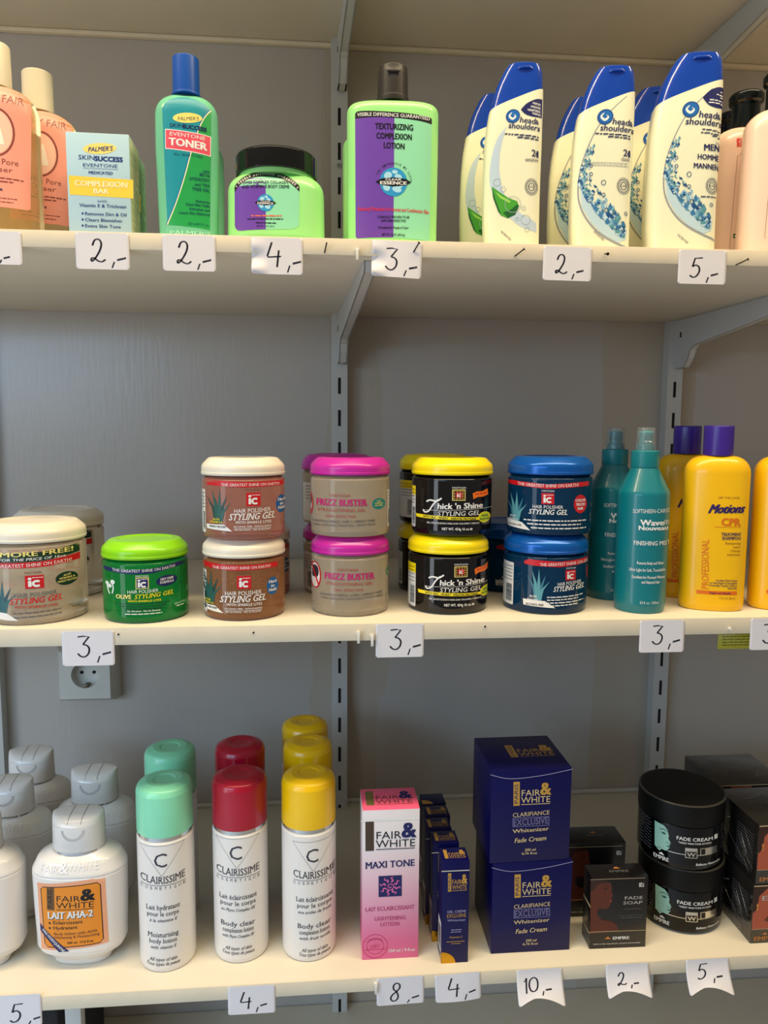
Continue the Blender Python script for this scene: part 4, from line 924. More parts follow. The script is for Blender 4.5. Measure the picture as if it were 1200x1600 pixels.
        if kind == 'men':
            A.poly(smooth([(628, 385), (670, 345), (720, 322), (772, 314)], 4) + smooth([(770, 440), (720, 448), (665, 430), (628, 385)], 4), HD, 2)
            for i, w in enumerate((18, 44, 20, 90, 96)): A.micro(762 - w, 762, 352 + i * 17, 9, WHITE, 3, 6)
            for i, (a, b) in enumerate(((625, 745), (618, 745), (690, 745))): A.micro(a, b, 585 + i * 20, 9, TX, 3, 14)
            A.text('FOR', xr, 672, 28, 14, TX, 3, al='r'); A.text('MEN', xr - 4, 712, 102, 38, HD, 3, al='r', bold=.025); A.text('HOMME', xr - 6, 770, 140, 32, HD, 3, al='r', bold=.02, tilt=10); A.text('MANNEN', xr - 8, 826, 162, 32, HD, 3, al='r', bold=.02, tilt=12); A.text('POUR', xr - 4, 742, 28, 11, TX, 3, al='r'); A.text('VOOR', xr - 8, 798, 28, 11, TX, 3, al='r')
        else:
            A.micro(-30, 192, 606, 10, TX, 3, 18); A.micro(50, 192, 628, 10, TX, 3, 12)
            A.text('2', 160, 742, 26, 40, TX, 3, bold=.01); A.text('1', 186, 746, 9, 38, TX, 3, bold=.02); A.ell(175, 726, 4, 4, TX, 3); A.text('classic', 190, 772, 56, 24, TX, 3, al='r'); A.micro(-100, 180, 780, 6, HG, 3, 12); A.micro(-60, 180, 796, 6, HG, 3, 12)
    cx, cy = {'sensitive': (532, 930), 'classic': (150, 925), 'men': (694, 930)}[kind]
    for r, w in ((46, 3), (36, 4), (22, 4)): A.ring(cx, cy, r * .9, r * 1.08, w, TX, 3)
    A.text('100', cx, cy + 7, 34, 14, TX, 4)
    if kind == 'men': A.micro(620, 724, 1002, 9, TX, 3)
    ex, ey = {'sensitive': (365, 1240), 'classic': (-8, 1238), 'men': (505, 1268)}[kind]
    A.text('PATENTED', ex, ey, 84, 13, TX, 3, rot=.72)
    return A
def shampoo(kind, label, X, y, W, H, rz=0):
    t = thing('shampoo_bottle', label, 'shampoo bottle', (X, y, Z1), rz, 'blue-capped white shampoo bottles')
    T = [(0, -.151, .151), (.004, -.158, .155), (.03, -.166, .157), (.14, -.174, .156), (.28, -.178, .155), (.42, -.177, .156), (.55, -.174, .158), (.66, -.165, .159), (.76, -.149, .160), (.82, -.135, .160), (.87, -.119, .159), (.91, -.100, .157), (.945, -.082, .154), (.968, -.068, .148), (.985, -.053, .138), (.996, -.036, .118), (1.0, -.015, .08)]
    k = W / .338; secs = []
    for f, a, b in T:
        ry = .0215 * (1 - .16 * max(0, (f - .55) / .45) ** 1.5) * (.9 if f == 0 else 1) * (.55 if f > .999 else .85 if f > .985 else 1)
        secs.append((f * H, (b - a) * k / 2, ry * W / .07, (a + b) * k / 2, 0))
    body = Loft(secs, 3.6, 72)
    full = body.bm(); cut = full.copy()
    co = Vector((-.144 * k, 0, .752 * H)); d = Vector((.32 * k, 0, .115 * H)); no = Vector((-d.z, 0, d.x)).normalized()
    for b, keep in ((full, 'inner'), (cut, 'outer')):
        r = bmesh.ops.bisect_plane(b, geom=b.verts[:] + b.edges[:] + b.faces[:], plane_co=co, plane_no=no, clear_outer=keep == 'inner', clear_inner=keep == 'outer')
        es = [e for e in r['geom_cut'] if isinstance(e, bmesh.types.BMEdge)]
        bmesh.ops.holes_fill(b, edges=es)
    for v in cut.verts: v.co.x = (v.co.x - .01 * k) * .985 + .01 * k; v.co.y *= .975
    obj('bottle', full, HSW, t); obj('flip_cap', cut, HSB, t)
    def fm(u, v, off): return body.map(u, v, off)
    hs_art(kind, W, H).build('printing', t, fm, .0025, .006)
    bm = Loft([(0, .009 * W / .07, .0025, 0, 0), (.0012, .0085 * W / .07, .003, 0, 0), (.0028, .007 * W / .07, .0015, 0, 0)], 2, 24).bm()
    for v in bm.verts: v.co += Vector((.045 * k, body.y(.045 * k, H * .955) + .0008, H * .953))
    obj('thumb_notch', bm, HSB, t)
    return t
t = shampoo('sensitive', 'white blue-capped shampoo bottle with aloe print, front one', .2120, -.366, .0625, .1950, -.12)
dup(t, (.2005, -.292, Z1), -.12, 'white blue-capped shampoo bottle with aloe print, partly hidden behind its twin')
t = shampoo('classic', 'white blue-capped classic shampoo bottle with water splash, front one in the middle', .3120, -.366, .0655, .1960, -.17)
dup(t, (.3100, -.292, Z1), -.17, 'white blue-capped classic shampoo bottle in shade behind its twin')
t = shampoo('men', 'tallest white blue-capped shampoo bottle, printed for men, with water splash', .4040, -.366, .0770, .2128, -.21)
dup(t, (.3965, -.285, Z1), -.21, 'white blue-capped shampoo bottle for men in shade behind its twin')

# ------------------------------------------------------------------ pink bottles at the right end
PINKP = M('pale_pink_plastic', (248, 212, 190), .3, coat=.25, vary=.03); GCAP = M('dark_green_cap', (14, 20, 19), .18, vary=0)
def art_pinkb(W):
    A = Art(1100, 60, 4.71, 1204, 388, W / 104.0)
    RI = ink('pink_red', (226, 50, 44)); A.text('FADE', 433, 694, 150, 28, RI, 2, al='l', bold=.05, sh=.1); A.text('ECLAT', 433, 722, 168, 28, RI, 2, al='l', bold=.05, sh=.1)
    A.stroke([(380, 1428), (434, 786), (452, 780), (466, 752), (500, 742), (530, 752), (544, 780), (562, 786), (610, 1440)], 2.5, ink('outline', (130, 100, 80)), 2, True)
    A.poly([(404, 1322), (590, 1322), (590, 1352), (404, 1352)], ink('green_bar', (20, 96, 70)), 2); A.micro(412, 580, 1344, 14, WHITE, 3); A.text('500 ml', 500, 1420, 80, 16, BROWN, 2)
    return A
def pinkbottle(label, X, y, rz=0):
    W, H = .0800, .200; t = thing('lotion_bottle', label, 'lotion bottle', (X, y, Z1), rz, 'pale pink lotion bottles')
    body = Loft.oval([(W / 2 - .004, 0), (W / 2 - .001, .001, .001), (W / 2, .008, .004), (W / 2 - .002, .1590, .034), (.0155, .1605, .003), (.0148, .163)], W, .050, 2.4, k=.62)
    obj('bottle', body.bm(), PINKP, t); art_pinkb(W).build('printing', t, body.map, .003, .004)
    bm = Loft.round([(.0148, .1595), (.0158, .1600, .0008), (.0156, .1880, .002), (.0190, .1905, .002), (.0196, .1975, .003), (.0180, .2000), (.001, .2000)]).bm(); obj('cap', bm, GCAP, t)
    return t
t = pinkbottle('pale pink bottle with dark cap, nearest, cut by right picture edge', .5135, -.368, -.15)
dup(t, (.5030, -.3155, Z1), -.15, 'pale pink bottle with dark cap, standing second, behind the nearest')
dup(t, (.5170, -.260, Z1), -.15, 'pale pink bottle hidden but for its dark cap, furthest back')

# ------------------------------------------------------------------ bottom shelf: white lotion bottles
WPL = M('white_plastic', (236, 230, 224), .28, coat=.3, vary=.02); CHROME = M('chrome_ring', (200, 200, 200), .08, 1.0, vary=0)
def art_fw(W):
    A = Art(0, 1160, 3.636, 128.5, 1524, W / 147.0)
    LP = ink('label_peach', (240, 168, 128)); LO = ink('label_orange', (236, 142, 34)); 
    A.poly([(245, 778), (632, 742), (650, 1160), (262, 1192)], LP, 1)
    o = [(270, 812), (288, 796), (590, 774), (608, 790), (622, 1130), (606, 1150), (308, 1170), (288, 1150)]; A.poly(o, LO, 1.4); A.stroke(o, 5, BLACK, 1.8, True)
    fw_logo(A, 308, 794, 268, 140, ink('bar_bronze', (110, 76, 40)), BLACK, BLACK, 2, BLACK)
    A.stext('LAIT AHA-2', 443, 986, 256, 40, BLACK, 2.2, bold=.03, tilt=-12); A.stext('LAIT AHA-2', 440, 982, 256, 40, WHITE, 2.6, bold=.03, tilt=-12)
    for i, s in enumerate(('Eclaircissant', 'Hydratant')): A.rect(317, 1010 + i * 32, 329, 1022 + i * 32, BLACK, 2); A.text(s, 345, 1018 + i * 33, (168, 138)[i], 21, BLACK, 2, al='l', bold=.01, tilt=-6)
    A.text('Body lotion with AHA', 470, 1084, 244, 17, BROWN, 2, bold=.012, tilt=-12); A.text('Whitening & Moisturizing', 474, 1106, 256, 16, BROWN, 2, bold=.012, tilt=-14); A.text('500 ml  17.6 fl.oz', 496, 1140, 146, 14, BLACK, 2, bold=.02, tilt=-6)
    A.poly([(258, 1030), (434, 1188), (376, 1194), (260, 1076)], NAVY, 3); A.text('SANS HYDROQUINONE', 336, 1132, 180, 17, WHITE, 3.5, rot=.78, bold=.015)
    return A
def fw_bottle(label, X, y, rz=0, front=True):
    W, H = .1060, .1840; t = thing('lotion_bottle', label, 'lotion bottle', (X, y, Z3), rz, 'white body lotion bottles')
    w = W / 2
    body = Loft.oval([(w - .024, 0), (w - .0205, .0010, .001), (w - .0190, .0065, .001), (w - .0085, .0170, .003), (w - .0050, .0190, .001), (w - .0040, .0235, .001), (w - .0022, .0245, .001), (w - .0020, .0400), (w - .0008, .0700), (w, .1140, .001), (w - .0012, .1152, .0005), (w, .1164, .001), (w - .0006, .1190, .008), (w - .0065, .1310, .010), (.0330, .1388, .006), (.0290, .1395)], W, .064, 2.5, k=.72)
    obj('bottle', body.bm(), WPL, t)
    if front: art_fw(W).build('front_label', t, body.map, .003, .004)
    A = Art(0, 1160, 3.636, 128.5, 1524, W / 147.0); E_ = M('embossed_white', (244, 240, 236), .3, vary=0)
    A.text('FAIR', 322, 712, 106, 40, E_, 3); A.text('&', 405, 712, 52, 58, E_, 3, bold=.02); A.text('WHITE', 512, 700, 168, 44, E_, 3)
    A.build('embossed_name', t, lambda u, v, off: body.map(u, v, off + .0002), .003, .004)
    obj('chrome_collar', Loft.oval([(.0292, .1388), (.0296, .1388), (.0296, .1412), (.028, .1412)], .0592, .044, 2.2).bm(), CHROME, t)
    secs = [(z, a, b, 0, 0) for z, a, b in ((.1408, .0290, .0218), (.1414, .0296, .0224), (.1700, .0288, .0218))]
    for i in range(1, 8):
        f = i / 7; secs.append((.1700 + .0135 * math.sin(f * math.pi / 2), .0288 * (1 - .0), .0218 * max(.06, math.cos(f * math.pi / 2) ** .55), 0, .0))
    cap = Loft(secs, 2.3, 48); bm = cap.bm()
    for v in bm.verts:          # the roof of the cap slopes forward from a high back
        if v.co.z > .1705: v.co.z -= .0045 * (.0218 - v.co.y) / .0436 * 1.2
    c = obj('flip_cap', bm, WPL, t, sharp=50)
    lo = Loft([(0, .0135, .004, 0, 0), (.0014, .0128, .0036, 0, 0)], 2, 24).bm()
    bm = bmesh.new(); pts = [(-.013, 0)] + [(-.013 * math.cos(math.pi * i / 14), -.0125 * math.sin(math.pi * i / 14)) for i in range(1, 14)] + [(.013, 0)]
    a = [bm.verts.new((x, cap.y(x, .166) - .0006, .1672 + z)) for x, z in pts]; b2 = [bm.verts.new((x, cap.y(x, .166) + .004, .1672 + z)) for x, z in pts]
    bm.faces.new(a); [bm.faces.new((a[i], a[(i + 1) % 15], b2[(i + 1) % 15], b2[i])) for i in range(15)]
    obj('thumb_notch', bm, M('notch_recess_shade', (186, 182, 180), .4, vary=0), c, recalc=True); lo.free()  # darker than the cap: shading of the recess put into the colour
    for x in (-.0065, .0085):
        bm = bmesh.new(); 
        pr = []
        for i in range(9):
            yy = -.019 + i * .0046; f = max(0, 1 - abs(yy) / .0218); zz = .1700 + .0135 * min(1, (math.sqrt(max(0, 1 - (abs(yy) / .0218) ** 3.6)))) - .0045 * (.0218 - yy) / .0436 * 1.2 + .0002; pr.append((x, yy, zz))
        for p, q in zip(pr, pr[1:]):
            vs = [bm.verts.new(Vector(p) + Vector((-.0003, 0, 0))), bm.verts.new(Vector(p) + Vector((.0003, 0, 0))), bm.verts.new(Vector(q) + Vector((.0003, 0, 0))), bm.verts.new(Vector(q) + Vector((-.0003, 0, 0)))]; bm.faces.new(vs)
        obj('hinge_line', bm, M('seam_grey', (130, 126, 122), .5, vary=0), c)
    return t
t = fw_bottle('white body lotion bottle with orange label, front one in full view', -.2815, -.346, -.03)
t = fw_bottle('white body lotion bottle in shade behind the orange-labelled front one', -.2960, -.235, 0, False)
dup(t, (-.3990, -.346, Z3), .05, 'white body lotion bottle cut by left picture edge, nearest of the left column')
dup(t, (-.3950, -.258, Z3), .02, 'white body lotion bottle at left edge, second of the left column')
dup(t, (-.4000, -.170, Z3), .02, 'white body lotion bottle at left edge, rearmost of the left column')

# ------------------------------------------------------------------ tall round lotion bottles
PRINT = ink('slate_print', (58, 56, 66))
CAPM = {'mint green': M('cap_mint', (142, 228, 186), .28, coat=.2), 'dark red': M('cap_red', (176, 12, 44), .28, coat=.2), 'golden yellow': M('cap_golden', (255, 200, 6), .28, coat=.2)}
CAPM_TXT = {'mint green': ('Lait hydratant', 'pour le corps', 'à la vitamine E', 'Moisturising', 'body lotion', 'with vitamin E'), 'dark red': ('Lait éclaircissant', 'pour le corps', 'au Phyto Complex SK', 'Body clear', 'complexion lotion', 'with Phyto Complex SK'), 'golden yellow': ('Lait éclaircissant', 'pour le corps', 'aux acides de fruits', 'Body clear', 'complexion lotion', 'with fruit acids')}
def art_clair(col, W):
    dx, dy, pxc, pyb = {'mint green': (157, 0, 259.5, 1520), 'dark red': (530, -46, 375.5, 1506), 'golden yellow': (910, -30, 482.5, 1504)}[col]
    A = Art(200, 1090, 3.138, pxc, pyb, W / 87.0)
    A.stroke([(dx - 104, 700 + dy), (dx + 104, 696 + dy), (dx - 4, 850 + dy)], 2.5, PRINT, 1, True); A.stext('C', dx - 9, 804 + dy, 60, 68, PRINT, 1, bold=.0)
    A.stext('CLAIRISSIME', dx + 2, 888 + dy, 206, 36, PRINT, 1, bold=.005, arc=-8); A.rect(dx - 100, 896 + dy, dx + 108, 898.5 + dy, PRINT, 1)
    for i, ch in enumerate('COSMETIQUE'): A.text(ch, dx - 96 + i * 22, 918 + dy, 11 if ch != 'I' else 3, 14, PRINT, 1)
    a = CAPM_TXT[col]; d2 = {'mint green': 0, 'dark red': -10, 'golden yellow': -14}[col]
    for s, y, w, h, sh in ((a[0], 1022, 156, 24, 0), (a[1], 1054, 146, 22, 0), (a[2], 1084, 126, 15, .25), (a[3], 1162, 142, 24, 0), (a[4], 1194, 130, 22, 0), (a[5], 1222, 118, 15, .25), ('All types of skin', 1286, 130, 17, .25), ('Tous types de peaux', 1310, 158, 17, .25)):
        if col != 'mint green': w *= 1.16 if sh == 0 else 1.3 if y < 1260 else 1
        A.stext(s, dx + 2, y + dy + d2, min(w, 196), h, PRINT, 1, sh=sh, bold=.006)
    return A
def clair(col, X, y, label, group):
    R, H = .0324, .2200; W = 2 * R; t = thing('lotion_bottle', label, 'lotion bottle', (X, y, Z3), facing(X, y), group)
    body = Loft.round([(R - .005, 0), (R - .0008, .0008, .002), (R, .006, .003), (R, .1560, .0015), (R - .002, .1585, .001), (R - .0035, .159)])
    obj('bottle', body.bm(), WPL, t); art_clair(col, W).build('printing', t, body.map, .0025, .005)
    obj('chrome_collar', Loft.round([(R - .004, .1585), (R - .0014, .1585), (R - .0014, .1640), (R - .004, .1640)]).bm(), CHROME, t)
    obj('cap', Loft.round([(R - .003, .1632), (R - .0002, .1632, .0006), (R - .0004, H - .010, .003), (R - .0025, H - .0035, .006), (R - .012, H, .006), (.013, H - .0004, .002), (.011, H - .0014, .002), (.001, H - .0016)]).bm(), CAPM[col], t)
    return t
t = clair('mint green', -.1814, -.353, 'white round lotion bottle with mint green cap, front one', 'mint-capped bottles'); dup(t, (-.1925, -.262, Z3), 0, 'white round lotion bottle with mint green cap, behind its twin')
t = clair('dark red', -.0959, -.345, 'white round lotion bottle with dark red cap, front one', 'red-capped bottles'); dup(t, (-.1045, -.256, Z3), 0, 'white round lotion bottle with dark red cap, behind its twin')
t = clair('golden yellow', -.0142, -.349, 'white round lotion bottle with golden yellow cap, front one of three', 'yellow-capped bottles'); dup(t, (-.0165, -.258, Z3), 0, 'white round lotion bottle with golden yellow cap, second of three'); dup(t, (-.0215, -.190, Z3), 0, 'white round lotion bottle with golden yellow cap, rearmost of three')

# ------------------------------------------------------------------ tall pink box
t = thing('lotion_box', 'tall pink and white lotion box with blue sun square', 'carton', (.0818, -.3565, Z3), 0)
W, D, H = .0668, .0510, .1866
m = bpy.data.materials.new('pink_fade_card'); m.use_nodes = True; nt = m.node_tree; p = nt.nodes['Principled BSDF']; p.inputs['Roughness'].default_value = .35
tc = nt.nodes.new('ShaderNodeTexCoord'); sp = nt.nodes.new('ShaderNodeSeparateXYZ'); cr = nt.nodes.new('ShaderNodeValToRGB'); mr = nt.nodes.new('ShaderNodeMapRange'); mr.inputs[2].default_value = H
nt.links.new(tc.outputs['Object'], sp.inputs[0]); nt.links.new(sp.outputs[2], mr.inputs[0]); nt.links.new(mr.outputs[0], cr.inputs[0]); nt.links.new(cr.outputs[0], p.inputs['Base Color'])
cr.color_ramp.elements[0].position = .12; cr.color_ramp.elements[0].color = (lin(236), lin(108), lin(158), 1); cr.color_ramp.elements[1].position = .78; cr.color_ramp.elements[1].color = (lin(228), lin(222), lin(226), 1)
PINKC = M('hot_pink_card', (252, 100, 140), .35, vary=.02)
bm = bmesh.new(); box(bm, -W / 2, W / 2, -D / 2, D / 2, 0, H, 0, .0006)
for f in bm.faces:
    if f.calc_center_median().z > H - .0004: f.material_index = 1
obj('carton', bm, [m, PINKC], t)
A = Art(540, 1200, 4, 610.5, 1498, W / 89.5)
A.poly([(100, 258), (460, 252), (460, 266), (100, 268)], WHITE, 1)
fw_logo(A, 126, 268, 314, 192, ink('bar_brown', (74, 58, 46)), BLACK, NAVY, 2)
A.stext('MAXI TONE', 280, 574, 310, 42, NAVY, 2, bold=.02, tilt=-8)
A.rect(208, 630, 355, 770, NAVY, 2); LPK = ink('sun_pink', (226, 110, 170))
for i in range(8):
    a = i * math.pi / 4 + .2; A.stroke(smooth([(281 + 30 * math.cos(a), 700 + 28 * math.sin(a)), (281 + 44 * math.cos(a + .25), 700 + 42 * math.sin(a + .25)), (281 + 58 * math.cos(a - .1), 700 + 54 * math.sin(a - .1)), (281 + 68 * math.cos(a + .1), 700 + 64 * math.sin(a + .1))], 4), 9, LPK, 3, taper=lambda f: 1.1 - .7 * f)
A.stroke([(281 + (6 + 2.6 * k) * math.cos(k * .8) * .9, 702 + (5 + 1.9 * k) * math.sin(k * .8)) for k in range(12)], 5, LPK, 3)
RP = ink('raspberry', (190, 60, 120)); A.stext('LAIT ECLAIRCISSANT', 280, 862, 312, 26, RP, 2, bold=.012, tilt=-4); A.stext('LIGHTENING', 280, 928, 198, 24, RP, 2, bold=.012); A.stext('LOTION', 280, 968, 122, 24, RP, 2, bold=.012)
ST = ink('stamp_red', (206, 62, 110)); A.ring(186, 1102, 78, 80, 4, ST, 2); A.ring(186, 1102, 54, 54, 3, ST, 2); A.text('LABO', 186, 1112, 60, 22, ST, 2, rot=-.1); A.text('ORIGINAL', 186, 1060, 100, 15, ST, 2, arc=14); A.rect(120, 1122, 252, 1126, ST, 2); A.text('250 ml / 9 fl.oz', 354, 1146, 170, 20, WHITE, 2, sh=.1, bold=.01)
A.build('front_print', t, flat(D / 2))
A = Art(0, 0, 1, 0, 0, .001); fw_logo(A, -28, -19, 55, 34, ink('bar_olive', (120, 110, 60)), BROWN, NAVY, 1); A.build('top_print', t, topface(H))

# ------------------------------------------------------------------ navy boxes
NAVYC = M('navy_card', (8, 9, 74), .36, coat=.05, spec=.3, vary=.05); SILVERT = ink('pale_lilac', (170, 165, 200)); GOLDF = M('gold_foil', (214, 160, 40), .25, .8, vary=0)
t = None
def navy(label, X, y, rz, flap=False):
    W, D, H = .0318, .0290, .1268; t = thing('cream_box', label, 'carton', (X, y, Z3), rz, 'narrow navy cream boxes')
    bm = bmesh.new(); box(bm, -W / 2, W / 2, -D / 2, D / 2, 0, H, 0, .0005); obj('carton', bm, NAVYC, t)
    A = Art(540, 1200, 4, 710.5, 1503, W / 43.5)
    fw_logo(A, 638, 596, 122, 124, GOLD, GOLD, GOLD, 2, NAVY); A.text('GEL CRÈME', 694, 866, 122, 16, SILVERT, 2); A.text('EXCLUSIVE', 694, 898, 122, 24, GOLD, 2, bold=.0); A.text('Whitenizer', 694, 924, 120, 15, SILVERT, 2)
    A.micro(660, 726, 985, 6, SILVERT, 2); A.micro(656, 722, 1000, 6, SILVERT, 2); A.text('Vitamine C', 690, 1040, 86, 14, GOLD, 2); A.micro(630, 746, 1066, 6, GOLD, 2); A.micro(660, 722, 1080, 6, GOLD, 2)
    q = [(596 + 92 * math.sin(math.pi / 2 * i / 10), 1218 - 84 * math.cos(math.pi / 2 * i / 10)) for i in range(11)]; A.poly([(596, 1218)] + q, GOLDF, 2)
    A.rect(596, 578, 776, 584, ink('white_edge', (210, 206, 196)), 2)
    A.build('front_print', t, flat(D / 2))
    A = Art(0, 0, 1, 0, 0, .001)
    if flap: A.poly([(-15.5, 2)] + [(-15.5 + 14 * math.sin(math.pi / 2 * i / 10), 13.5 - 11 * math.cos(math.pi / 2 * i / 10)) for i in range(11)] + [(-15.5, 13.5)], GOLD, 1)
    else: fw_logo(A, -12, -10, 25, 18, GOLD, GOLD, GOLD, 1)
    A.build('top_print', t, topface(H))
    A = Art(0, 0, 1, 0, 0, .001); A.rect(-9, -48, 10, -10, PAPERL, 1); A.bars(-6, -40, 7, -14, BLACK, 2, 18); A.poly([(14.3, -12), (14.3, 0), (4, 0), (8, -8)], GOLDF, 1)
    A.build('side_print', t, leftface(W / 2))
    return t
t = navy('narrow navy and gold cream box, front one of five', .1568, -.3805, .0)
for x, y, rz, lab in ((.1515, -.342, .0, 'second of five from the front'), (.1478, -.310, .03, 'third of five from the front'), (.1515, -.2785, .03, 'fourth of five from the front')):
    dup(t, (x, y, Z3), rz, 'narrow navy and gold cream box, ' + lab)
navy('narrow navy cream box with gold quarter circle on top, rearmost of five', .1515, -.2465, .03, True)
def bigbox(label, X, y, z, rz):
    W, D, H = .0968, .0935, .1150; t = thing('cream_box', label, 'carton', (X, y, Z3 + z), rz, 'large navy cream boxes')
    bm = bmesh.new(); box(bm, -W / 2, W / 2, -D / 2, D / 2, 0, H, 0, .0007); obj('carton', bm, NAVYC, t)
    A = Art(720, 1130, 3.72, 830, 1487, W / 123.5); dx, dy = 0, 0
    fw_logo(A, 316, 853, 212, 140, GOLD, ink('pale_gold', (214, 190, 140)), GOLD, 2, NAVY); PG = MATS['ink_pale_gold']
    A.text('CLARIFIANCE', 418, 1056, 210, 24, PG, 2, tilt=-8); A.rect(312, 1064, 522, 1118, ink('frame_lilac', (120, 118, 170)), 1.6); A.rect(315, 1067, 519, 1115, ink('deep_navy', (14, 15, 70)), 2); A.text('EXCLUSIVE', 417, 1108, 198, 38, ink('lilac', (120, 116, 160)), 2.6, tilt=-6)
    A.text('Whitenizer', 416, 1150, 208, 22, PG, 2, tilt=-8, bold=.01); A.text('Fade Cream', 413, 1208, 180, 27, PG, 2, sh=.2, bold=.012, tilt=-8); A.text('200 ml', 412, 1264, 62, 15, PG, 2, sh=.15, bold=.015); A.text('6,76 fl.oz', 408, 1284, 88, 14, PG, 2, sh=.15, bold=.015)
    A.stroke(smooth([(186, 806), (300, 834), (480, 822), (654, 792)], 5), 3, SILVERT, 2)
    A.build('front_print', t, flat(D / 2))
    A = Art(0, 0, 1, 0, 0, .001); fw_logo(A, -16, -20, 56, 34, GOLD, GOLD, GOLD, 1, NAVY); A.build('top_print', t, topface(H))
    return t
t = bigbox('large navy whitening cream box, lower one standing on the shelf', .2512, -.3370, 0, 0)
dup(t, (.2465, -.3365, Z3 + .1152), 0.012, 'large navy whitening cream box, stacked on top of the other')

# ------------------------------------------------------------------ black soap boxes, black cream jars, wrapped boxes
BLK = M('black_gloss_card', (20, 17, 18), .28, coat=.2, vary=.03); SKINP = ink('portrait_brown', (92, 40, 26)); SKIND = ink('portrait_dark', (52, 26, 20)); BRZ = ink('bronze', (206, 130, 62)); TAN = ink('tan_edge', (196, 170, 130))
def crest(A, x, y, s, m, L=2):
    A.poly([(x - s, y + .3 * s), (x - .7 * s, y - .1 * s), (x - .3 * s, y - .2 * s), (x, y - .6 * s), (x + .35 * s, y - .25 * s), (x + .8 * s, y + .1 * s), (x + s, y + .4 * s)], m, L)
def portrait(A, X, Y, kx, ky, L=2, full=True, m=None, d=None):
    m, d = m or SKINP, d or SKIND
    P = lambda *q: [(X + kx * a, Y + ky * b) for a, b in q]
    if full: A.poly(P((0, 0), (200, 12), (245, 48), (262, 100), (258, 165), (278, 205), (264, 222), (258, 238), (262, 252), (256, 292), (236, 326), (222, 362), (170, 374), (100, 362), (82, 410), (90, 462), (140, 510), (255, 535), (318, 580), (348, 662), (0, 690)), m, L)
    A.poly(P((0, 0), (200, 12), (236, 40), (160, 44), (90, 60), (40, 120), (0, 150)), d, L + .5); A.poly(P((150, 112), (190, 104), (215, 116), (198, 126), (170, 124)), d, L + .6); A.stroke(P((148, 82), (190, 72), (228, 84)), 6 * kx, d, L + .6); A.poly(P((222, 268), (258, 264), (262, 284), (238, 290)), ink('lips_print', (140, 62, 46)), L + .6)
    A.poly(P((100, 362), (170, 374), (120, 385), (92, 420)), d, L + .5)
def soap(label, X, y, rz, W, D, H):
    t = thing('soap_box', label, 'soap box', (X, y, Z3), rz, 'black soap boxes')
    bm = bmesh.new(); box(bm, -W / 2, W / 2, -D / 2, D / 2, 0, H, 0, .0006); obj('carton', bm, BLK, t)
    k = W / .0697; A = Art(880, 1300, 8, 968.5, 1480, .0697 / 86.5 * k)
    A.rect(372, 548, 1045, 553, TAN, 2); portrait(A, 375, 556, 1, 1, 1); LT = ink('soap_silver', (190, 184, 176))
    A.text('FADE', 905, 818, 220, 38, LT, 2, bold=.0); A.text('SOAP', 895, 880, 236, 38, LT, 2, bold=.0); A.micro(790, 1000, 944, 10, GREYINK, 2); A.text('MAXI TONE ACTION', 860, 1032, 300, 15, GREYINK, 2); A.micro(750, 1000, 1054, 10, GREYINK, 2)
    A.rect(968, 610, 1028, 664, LT, 2); A.poly([(975, 612), (1000, 645), (1030, 570), (1040, 580), (1004, 660)], BLK, 2.5)
    A.rect(355, 1216, 1048, 1223, TAN, 2); crest(A, 588, 1304, 36, BRZ); A.stext('EMPIRE', 752, 1326, 200, 36, WHITE, 2, bold=.02); A.text('Style is the expression of your personality', 700, 1384, 580, 16, WHITE, 2, sh=.2)
    A.build('front_print', t, flat(D / 2))
    A = Art(0, 0, 1, 0, 0, .001); crest(A, 2, -5, 4.2, BRZ, 1); A.stext('EMPIRE', 3, 4, 24, 4.2, GREYINK, 1, bold=.01); A.build('top_print', t, topface(H))
    A = Art(0, 0, 1, 0, 0, .001); A.rect(-D * 450, -55, D * 450, -52, TAN, 1); A.rect(-D * 450, -20, D * 450, -18.5, TAN, 1)
    for i in range(4): A.micro(-D * 400, D * 300, -12 + i * 2.6, 1, GREYINK, 1)
    A.build('side_print', t, leftface(W / 2))
    return t
soap('small black soap box with brown portrait, front one', .3590, -.3715, -.02, .0697, .0280, .0915)
soap('larger black soap box in shade, behind the small one', .3540, -.3050, -.02, .0740, .0400, .1000)
BJ = M('black_jar_gloss', (7, 6, 7), .12, vary=0, spec=.4); BJL = M('black_jar_lid', (10, 9, 8), .45, vary=.05, spec=.25)
